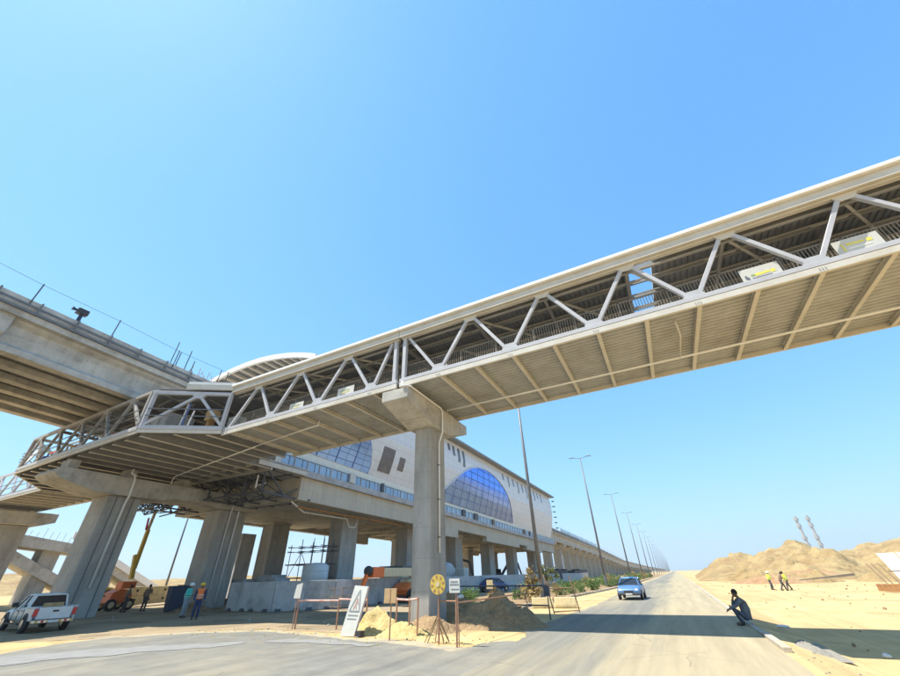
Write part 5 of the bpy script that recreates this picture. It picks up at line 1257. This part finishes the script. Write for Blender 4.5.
# sacks right behind pier
o = stone_mesh('sack','plastic',.22,12); o.location=(-8.6,17.6,.95); o.scale=(.8,.6,.5); tag(o,'white sack lying on the mound beside the pier','sack')

# ================================================================== STEEL AND PANELS at the right edge
r = thing('panel_rack','cream panels standing on rusty beams at the right edge of the sand','panel rack',(13.9,44,0))
for k in range(3): MB().beam((13.15,44.6-k*1.0,.28+.02*k),(19.5,44.0-k*1.0,.28),.28,.46).build('beam','rustbeam',r)
for i,x in enumerate((14.4,15.55,16.7,17.85)):
    MB().hexa([(x,43.6,.6),(x+1.05,43.6,.6),(x+1.05,43.68,.6),(x,43.68,.6),(x-.35,44.4,2.6),(x+.7,44.4,2.6),(x+.7,44.48,2.6),(x-.35,44.48,2.6)]).build('panel','panelcream',r)
mb = MB()
for x in (13.7,14.0,14.4): mb.beam((x,44.2,.5),(x-.5,44.6,1.9),.05,.05)
mb.beam((13.9,43.5,1.35),(19,43.5,1.35),.06,.08); mb.build('strut','rustprimer',r)
r.location=(17.0,53.7,-.38); r.scale=(1.22,1.22,1.15)
r = thing('ramp_plate','long dark plate lying on the sand before the dunes at the right','plate',(18,78,0)); MB().hexa([(15,77,.1),(22,80,.5),(22,80.5,.5),(15,77.5,.1),(15,77,.2),(22,80,.8),(22,80.5,.8),(15,77.5,.2)]).build('plate','rustprimer',r)

# ================================================================== SHRUBS
def shrub_mesh(name, n, rx, rz, mat, seed, size=.09, up=.3):
    random.seed(seed); mb = MB()
    cl = [(random.gauss(0,.45)*rx, random.gauss(0,.45)*rx, random.uniform(.1,1)*rz, random.uniform(.25,.5)*rx) for _ in range(12)]
    for i in range(n):
        c = random.choice(cl); p = V((c[0]+random.gauss(0,c[3]*.6), c[1]+random.gauss(0,c[3]*.6), max(.03,c[2]+random.gauss(0,c[3]*.5))))
        a = V((random.gauss(0,1),random.gauss(0,1),random.gauss(0,1)+up)).normalized(); b = a.cross(V((random.gauss(0,1),random.gauss(0,1),random.gauss(0,1)))).normalized(); s = size*random.uniform(.6,1.4)
        mb.add([p-b*s*.35,p+a*s*1.2,p+b*s*.35,p-a*s*.8],[(0,1,2,3)])
    return mb
def shrub(kind, seed, label, n=900, rx=.9, rz=.9, mat='leaf', size=.10):
    r = thing(kind,label,'shrub',(0,0,0),'shrubs planted in the median',world=False)
    shrub_mesh('foliage',n,rx,rz,mat,seed,size).build('foliage',mat,r)
    mb = MB(); random.seed(seed)
    for i in range(7): a=random.uniform(0,6.28); mb.tube([(0,0,0),(.25*rx*math.cos(a),.25*rx*math.sin(a),rz*.5),(.55*rx*math.cos(a),.55*rx*math.sin(a),rz*.9)],.02,5,r2=.006)
    mb.build('stem','bark',r); return r
protos = [shrub('shrub',11,'x'),shrub('shrub',12,'x',700,.8,.7,'leafpale'),shrub('shrub',13,'x',1000,1.1,1.0,'leaf'),shrub('shrub',14,'x',450,.6,1.3,'leafdry',.08)]
random.seed(21)
spots = []
y = 31.5
while y < 170:
    w0 = interp([(31,-9.6),(53,-8.2),(83,-7.3),(300,-7.0)],y)
    for k in range(3 if y < 100 else 2):
        x = w0-random.uniform(.2,1)-k*random.uniform(1.6,2.6)
        (random.random()<.72) and spots.append((x,y+random.uniform(-.8,.8)))
    y += random.uniform(1.9,2.8) if y < 70 else random.uniform(3.5,5)
used = [False]*4
desc = ['bushy green shrub in the planted median','dusty pale green shrub in the planted median','large leafy green shrub in the planted median','dry brown twiggy shrub in the planted median']
for i,(x,y) in enumerate(spots):
    if y < 40 and x < -12.5 and random.random()<.4: continue
    k = random.choice([0,0,1,2,2,3] if i%5 else [3]); s = random.uniform(.45,.9)*(1.0 if y < 70 else 1.3)
    far = ' near the yellow blocks' if y < 45 else (' alongside the nearest street lamps' if y < 90 else ' further along towards the horizon')
    if not used[k]: o = protos[k]; used[k]=True; o.location=(x,y,.05); o['label']=desc[k]+far; o.scale=(s,s,s)
    else: dup(protos[k],(x,y,.05),random.uniform(0,6),label=desc[k]+far,scale=(s,s,s*random.uniform(.8,1.2)))
# a young palm-like plant and dry brush at the first lamp
r = thing('dry_bush','tall dry brown bush growing round the foot of the nearest street lamp','bush',(-9.3,30.6,0),world=False)
shrub_mesh('foliage',700,.7,1.9,'leafdry',31,.13).build('foliage','leafdry',r); mb=MB()
for i in range(6): mb.tube([(0,0,0),(random.uniform(-.5,.5),random.uniform(-.5,.5),1.9)],.03,5,r2=.01)
mb.build('stem','bark',r); r.location=(-9.5,30.8,.05)
r = thing('young_tree','thin young tree with sparse yellow-green leaves right of the nearest lamp','tree',(0,0,0),world=False)
shrub_mesh('crown',420,.55,.9,'leafpale',33,.12).xf(Matrix.Translation((0,0,1.2))).build('crown','leafpale',r); MB().tube([(0,0,0),(.05,0,.8),(0,.03,1.7)],.035,6,r2=.012).build('trunk','bark',r); r.location=(-8.9,33.5,.05)

# ================================================================== PEOPLE
def remesh(o, vs):
    m = o.modifiers.new('fuse','REMESH'); m.mode='VOXEL'; m.voxel_size=vs; m.use_smooth_shade=True
    s = o.modifiers.new('soft','SMOOTH'); s.iterations=3; s.factor=.5
def hand(mb, w, d, side):
    """palm and five fingers from wrist w along d"""
    w=V(w); d=V(d).normalized(); s=d.cross(V((0,0,1)))
    if s.length<.1: s=V((1,0,0))
    s.normalize(); n=s.cross(d)
    mb.tube([w,w+d*.045,w+d*.09],[.026,.036,.034],8)
    for k,l in enumerate((.060,.072,.078,.070)):
        b0=w+d*.085+s*(k-1.5)*.020; mb.tube([b0,b0+d*l*.5-n*.012,b0+d*l*.85-n*.038],[.0105,.0098,.0085],6)
    b0=w+d*.03+s*side*.03; mb.tube([b0,b0+d*.03+s*side*.025,b0+d*.06+s*side*.032-n*.012],[.0125,.0115,.0095],6)
def person(label, loc, rz, J, skin='skin', shirt='shirtgrey', trousers='trousers', vest=None, helmet=None, sleeves=True, hair=True):
    """J: joints, local x right, y forward, z up"""
    r = thing('person',label,'person',(0,0,0),world=False); g={k:V(v) for k,v in J.items()}
    mb = MB()
    hd = g['head']; nk = g['neck']; ch = g['chest']; hp = g['hip']; f = g['face'].normalized(); up=(hd-nk).normalized()
    mb.tube([nk-up*.03,nk+up*.06,hd-up*.02],[.06,.052,.055],10)
    mb.ball(hd+up*.03,.098,14,10,(.82,1.0,1.18)); mb.ball(hd+f*.035-up*.055,.068,10,8,(.85,1,.8))
    mb.ball(hd+f*.105-up*.012,.018,8,6,(.8,1,1.5)); sd=f.cross(up).normalized()
    for q in (-1,1): mb.ball(hd+sd*q*.084+up*.005,.025,8,6,(.5,.8,1.2)); mb.ball(hd+f*.088+sd*q*.032+up*.022,.016,6,5)
    mb.tube([hp,hp.lerp(ch,.5),ch,nk],[.125,.12,.14,.06],12)
    for s in ('l','r'):
        q = -1 if s=='l' else 1
        mb.tube([g['sh'+s],g['el'+s],g['wr'+s]],[.052,.042,.028],8); mb.tube([ch+V((0,0,.08)),g['sh'+s]],[.07,.055],8)
        mb.tube([hp+(g['kn'+s]-hp)*.08+V((q*.07,0,0)),g['kn'+s],g['an'+s]],[.085,.06,.042],10)
        mb.tube([g['an'+s]-V((0,0,.03)),g['an'+s]+g['toe'+s]*.2-V((0,0,.045))],[.045,.035],8)
        hand(mb,g['wr'+s],g['wr'+s]-g['el'+s] if 'hd'+s not in g else g['hd'+s],-q)
    body = mb.build('body',skin,r); remesh(body,.0085)
    mb = MB(); mb.tube([hp-V((0,0,.02)),hp.lerp(ch,.3),hp.lerp(ch,.7),ch+ (nk-ch)*.35,nk-up*.02],[.145,.150,.165,.155,.075],14)
    for s in ('l','r'):
        mb.tube([ch+(nk-ch)*.4,g['sh'+s]],[.10,.075],10); e=g['wr'+s] if sleeves else g['sh'+s].lerp(g['el'+s],.8)
        mb.tube([g['sh'+s],g['el'+s],g['el'+s].lerp(g['wr'+s],.92)] if sleeves else [g['sh'+s],e],[.074,.060,.044] if sleeves else [.074,.064],10)
    o = mb.build('shirt',shirt,r); remesh(o,.014)
    mb = MB()
    mb.tube([hp+(ch-hp)*.15,hp-V((0,0,.06))],[.145,.15],12)
    for s in ('l','r'):
        q = -1 if s=='l' else 1; mb.tube([hp+V((q*.075,0,-.02)),g['kn'+s],g['kn'+s].lerp(g['an'+s],.95)],[.105,.078,.066],12)
    o = mb.build('trousers',trousers,r); remesh(o,.014)
    for s in ('l','r'):
        a=g['an'+s]; t=g['toe'+s]; mb=MB(); mb.tube([a+V((0,0,.03)),a-V((0,0,.03)),a+t*.06-V((0,0,.045)),a+t*.2-V((0,0,.055))],[.05,.052,.05,.032],10); mb.build('boot','boot',r,smooth=True)
    if vest:
        mb=MB(); mb.tube([hp+V((0,0,.03)),hp.lerp(ch,.3),hp.lerp(ch,.7),ch+(nk-ch)*.4,nk-up*.06],[.160,.165,.178,.170,.115],14)
        for s in ('l','r'): mb.tube([ch+(nk-ch)*.45,g['sh'+s]],[.11,.086],10)
        o=mb.build('vest',vest,r); remesh(o,.016)
        mb=MB(); mb.tube([hp.lerp(ch,.28),hp.lerp(ch,.40)],[.178,.182],16); mb.tube([hp.lerp(ch,.62),hp.lerp(ch,.74)],[.190,.192],16); mb.build('reflective_band','signwhite',o)
    if helmet:
        mb=MB(); c=hd+up*.065; vs=[]; mb.ball(c,.128,16,8,(1,1.08,.82)); mb.tube([c-up*.012-f*.0,c-up*.002],[.135,.13],18); mb.tube([c-up*.01+f*.09,c-up*.005+f*.17],[.075,.03],10); mb.build('helmet',helmet,r,smooth=True)
    elif hair:
        mb=MB(); mb.ball(hd+up*.055-f*.022,.104,14,10,(.88,1.0,1.05)); o=mb.build('hair','hair',r,smooth=True)
    r.location=loc; r.rotation_euler=(0,0,R(rz)); return r
def stand(lean=0, arms='down', stride=.0, look=(0,1,0), bend=0):
    b = bend
    J = dict(hip=(0,0,.93),chest=(0,.03+b*.3,1.27-b*.08),neck=(0,.05+b*.48,1.47-b*.16),head=(0,.08+b*.58,1.60-b*.2),face=look,
        shl=(-.19,.04+b*.42,1.41-b*.15),shr=(.19,.04+b*.42,1.41-b*.15),
        knl=(-.11,.06+stride*.5,.50),knr=(.11,.04-stride*.3,.50),anl=(-.12,.0+stride,.08),anr=(.12,.0-stride,.08+abs(stride)*.1),toel=(0,1,0),toer=(0,1,0))
    if arms=='down': J.update(ell=(-.26,.02+b*.4,1.13-b*.1),elr=(.26,.02+b*.4,1.13-b*.1),wrl=(-.25,.12+b*.5,.88-b*.1),wrr=(.25,.12+b*.5,.88-b*.1))
    elif arms=='front': J.update(ell=(-.25,.06+b*.4,1.15-b*.1),elr=(.25,.06+b*.4,1.15-b*.1),wrl=(-.10,.28+b*.4,1.12-b*.1),wrr=(.10,.28+b*.4,1.10-b*.1))
    elif arms=='one': J.update(ell=(-.26,.02,1.13),elr=(.27,.08,1.14),wrl=(-.25,.1,.88),wrr=(.12,.27,1.20))
    return J
person('worker in turquoise vest, pale trousers and white helmet standing left of the blue-clad worker',(-27.4,17.4,0),-60,stand(arms='front'),'skin','hivisturq','paletrousers','hivisturq','helmetwhite')
person('worker in navy overalls and orange vest with yellow helmet by the inner portal column',(-25.1,16.7,0),-125,stand(arms='down'),'skin','shirtblue','shirtblue','hivisorange','helmetyellow')
person('person in dark green clothes standing beside the front portal column foot',(-39.0,17.9,0),-40,stand(arms='front',bend=.15),'skindark','shirtgreen','trousers',None,'helmetwhite')
person('person in brown shirt standing before the orange base of the yellow boom lift',(-38.4,19.6,0),-20,stand(arms='down',stride=.12),'skindark','shirtbrown','trousers')
person('person in black trousers half hidden by the orange boom lift body',(-37.6,20.6,0),30,stand(arms='one'),'skindark','shirtbrown','trousers')
person('left worker of the three on the sand, lime vest and white helmet',(9.0,60.4,-.38),-90,stand(arms='front',stride=.1,bend=.1),'skindark','hivis','trousers','hivis','helmetwhite')
person('middle worker of the three on the sand, brown shirt, bending and striding',(9.65,58.2,-.38),-80,stand(arms='front',stride=.28,bend=.35),'skindark','shirtbrown','trousers')
person('right worker of the three on the sand, bareheaded in lime vest, striding',(10.4,59.4,-.38),100,stand(arms='down',stride=.24,bend=.1),'skindark','hivis','trousers','hivis')
# man squatting at the kerb, seen in profile facing left
SQ = dict(hip=(0,-.24,.22),chest=(0,-.27,.60),neck=(0,-.16,.84),head=(0,-.10,.97),face=(.0,.98,-.12),
    shl=(-.19,-.18,.77),shr=(.19,-.18,.77),ell=(-.25,.08,.60),elr=(.22,.06,.58),wrl=(-.24,.33,.50),wrr=(.05,.02,.80),hdl=(0.02,.9,-.45),hdr=(-.2,-.3,.9),
    knl=(-.18,.20,.54),knr=(.16,.17,.56),anl=(-.13,-.02,.08),anr=(.12,-.06,.08),toel=(-.2,1,0),toer=(.2,1,0))
person('man in dark grey squatting on the road edge by the kerb, arm stretched out',(1.62,19.6,0),100,SQ,'skindark','shirtgrey','jeans',None,None).scale = (.95,.95,.95)

# ================================================================== LIGHT, SKY, CAMERA
SX, SY = -.42, -.285
sd = V((SX,SY,1)).normalized()
sun = bpy.data.lights.new('sun','SUN'); sun.energy = 4.1; sun.angle = R(.53); sun.color = (1,.95,.86)
so = bpy.data.objects.new('sun',sun); C.objects.link(so); so.rotation_euler = sd.to_track_quat('Z','Y').to_euler(); so.location = (0,0,60)
w = bpy.data.worlds.new('World'); bpy.context.scene.world = w; w.use_nodes = True; nt = w.node_tree; N = nt.nodes; L = nt.links
bg = N['Background']; sk = N.new('ShaderNodeTexSky'); sk.sky_type='NISHITA'; sk.sun_disc=False
sk.sun_elevation = math.asin(sd.z); sk.sun_rotation = math.atan2(sd.x, sd.y)
sk.altitude = 50; sk.air_density = 1.0; sk.dust_density = .35; sk.ozone_density = 2.0
hs = N.new('ShaderNodeHueSaturation'); hs.inputs['Saturation'].default_value = 1.0
# soft shoulder on the very bright horizon: c*A/(c+B)
va_ = N.new('ShaderNodeVectorMath'); va_.operation='MULTIPLY'; va_.inputs[1].default_value=(4.45,4.6,4.8); L.new(sk.outputs[0],va_.inputs[0])
vb_ = N.new('ShaderNodeVectorMath'); vb_.operation='ADD'; vb_.inputs[1].default_value=(6.5,2.95,1.25); L.new(sk.outputs[0],vb_.inputs[0])
vc_ = N.new('ShaderNodeVectorMath'); vc_.operation='DIVIDE'; L.new(va_.outputs[0],vc_.inputs[0]); L.new(vb_.outputs[0],vc_.inputs[1])
L.new(vc_.outputs[0],hs.inputs['Color']); L.new(hs.outputs[0],bg.inputs[0]); bg.inputs[1].default_value = .145
def haze():
    o = MB().box(-2700,2700,-700,3600,-1.2,160).build('haze','hazeair'); 
    return tag(o,'thin dusty haze filling the air over the desert','haze',kind='stuff')
hm = bpy.data.materials.new('dusty_air'); hm.use_nodes=True; n_=hm.node_tree; n_.nodes.remove(n_.nodes['Principled BSDF'])
pvn = n_.nodes.new('ShaderNodeVolumePrincipled'); pvn.inputs['Color'].default_value=(.86,.88,.9,1); pvn.inputs['Density'].default_value=.00025; pvn.inputs['Anisotropy'].default_value=.2
n_.links.new(pvn.outputs[0], n_.nodes['Material Output'].inputs['Volume']); M['hazeair']=hm
haze()
sc = bpy.context.scene
cam = bpy.data.cameras.new('camera'); co_ = bpy.data.objects.new('camera',cam); C.objects.link(co_); sc.camera = co_
CAMF, CAMR = 369.7511, ((0.8882091, 0.4588403, -0.023456), (-0.2663635, 0.4726767, -0.8400162), (-0.3743462, 0.7523579, 0.542054))
cam.sensor_fit='HORIZONTAL'; cam.sensor_width=36; cam.lens = 36*CAMF/900; cam.clip_start=.1; cam.clip_end=12000
rx, ry, rzv = CAMR   # world images of the camera's right, down and forward axes
Rm = Matrix(((rx[0],-ry[0],-rzv[0]),(rx[1],-ry[1],-rzv[1]),(rx[2],-ry[2],-rzv[2])))
co_.matrix_world = Matrix.Translation((0,0,1.7)) @ Rm.to_4x4()
sc.view_settings.view_transform='Standard'; sc.view_settings.look='None'; sc.view_settings.gamma=1; sc.view_settings.exposure=1.12
sc.view_settings.use_curve_mapping=False
sc.cycles.max_bounces=8; sc.cycles.diffuse_bounces=4; sc.cycles.use_denoising=True
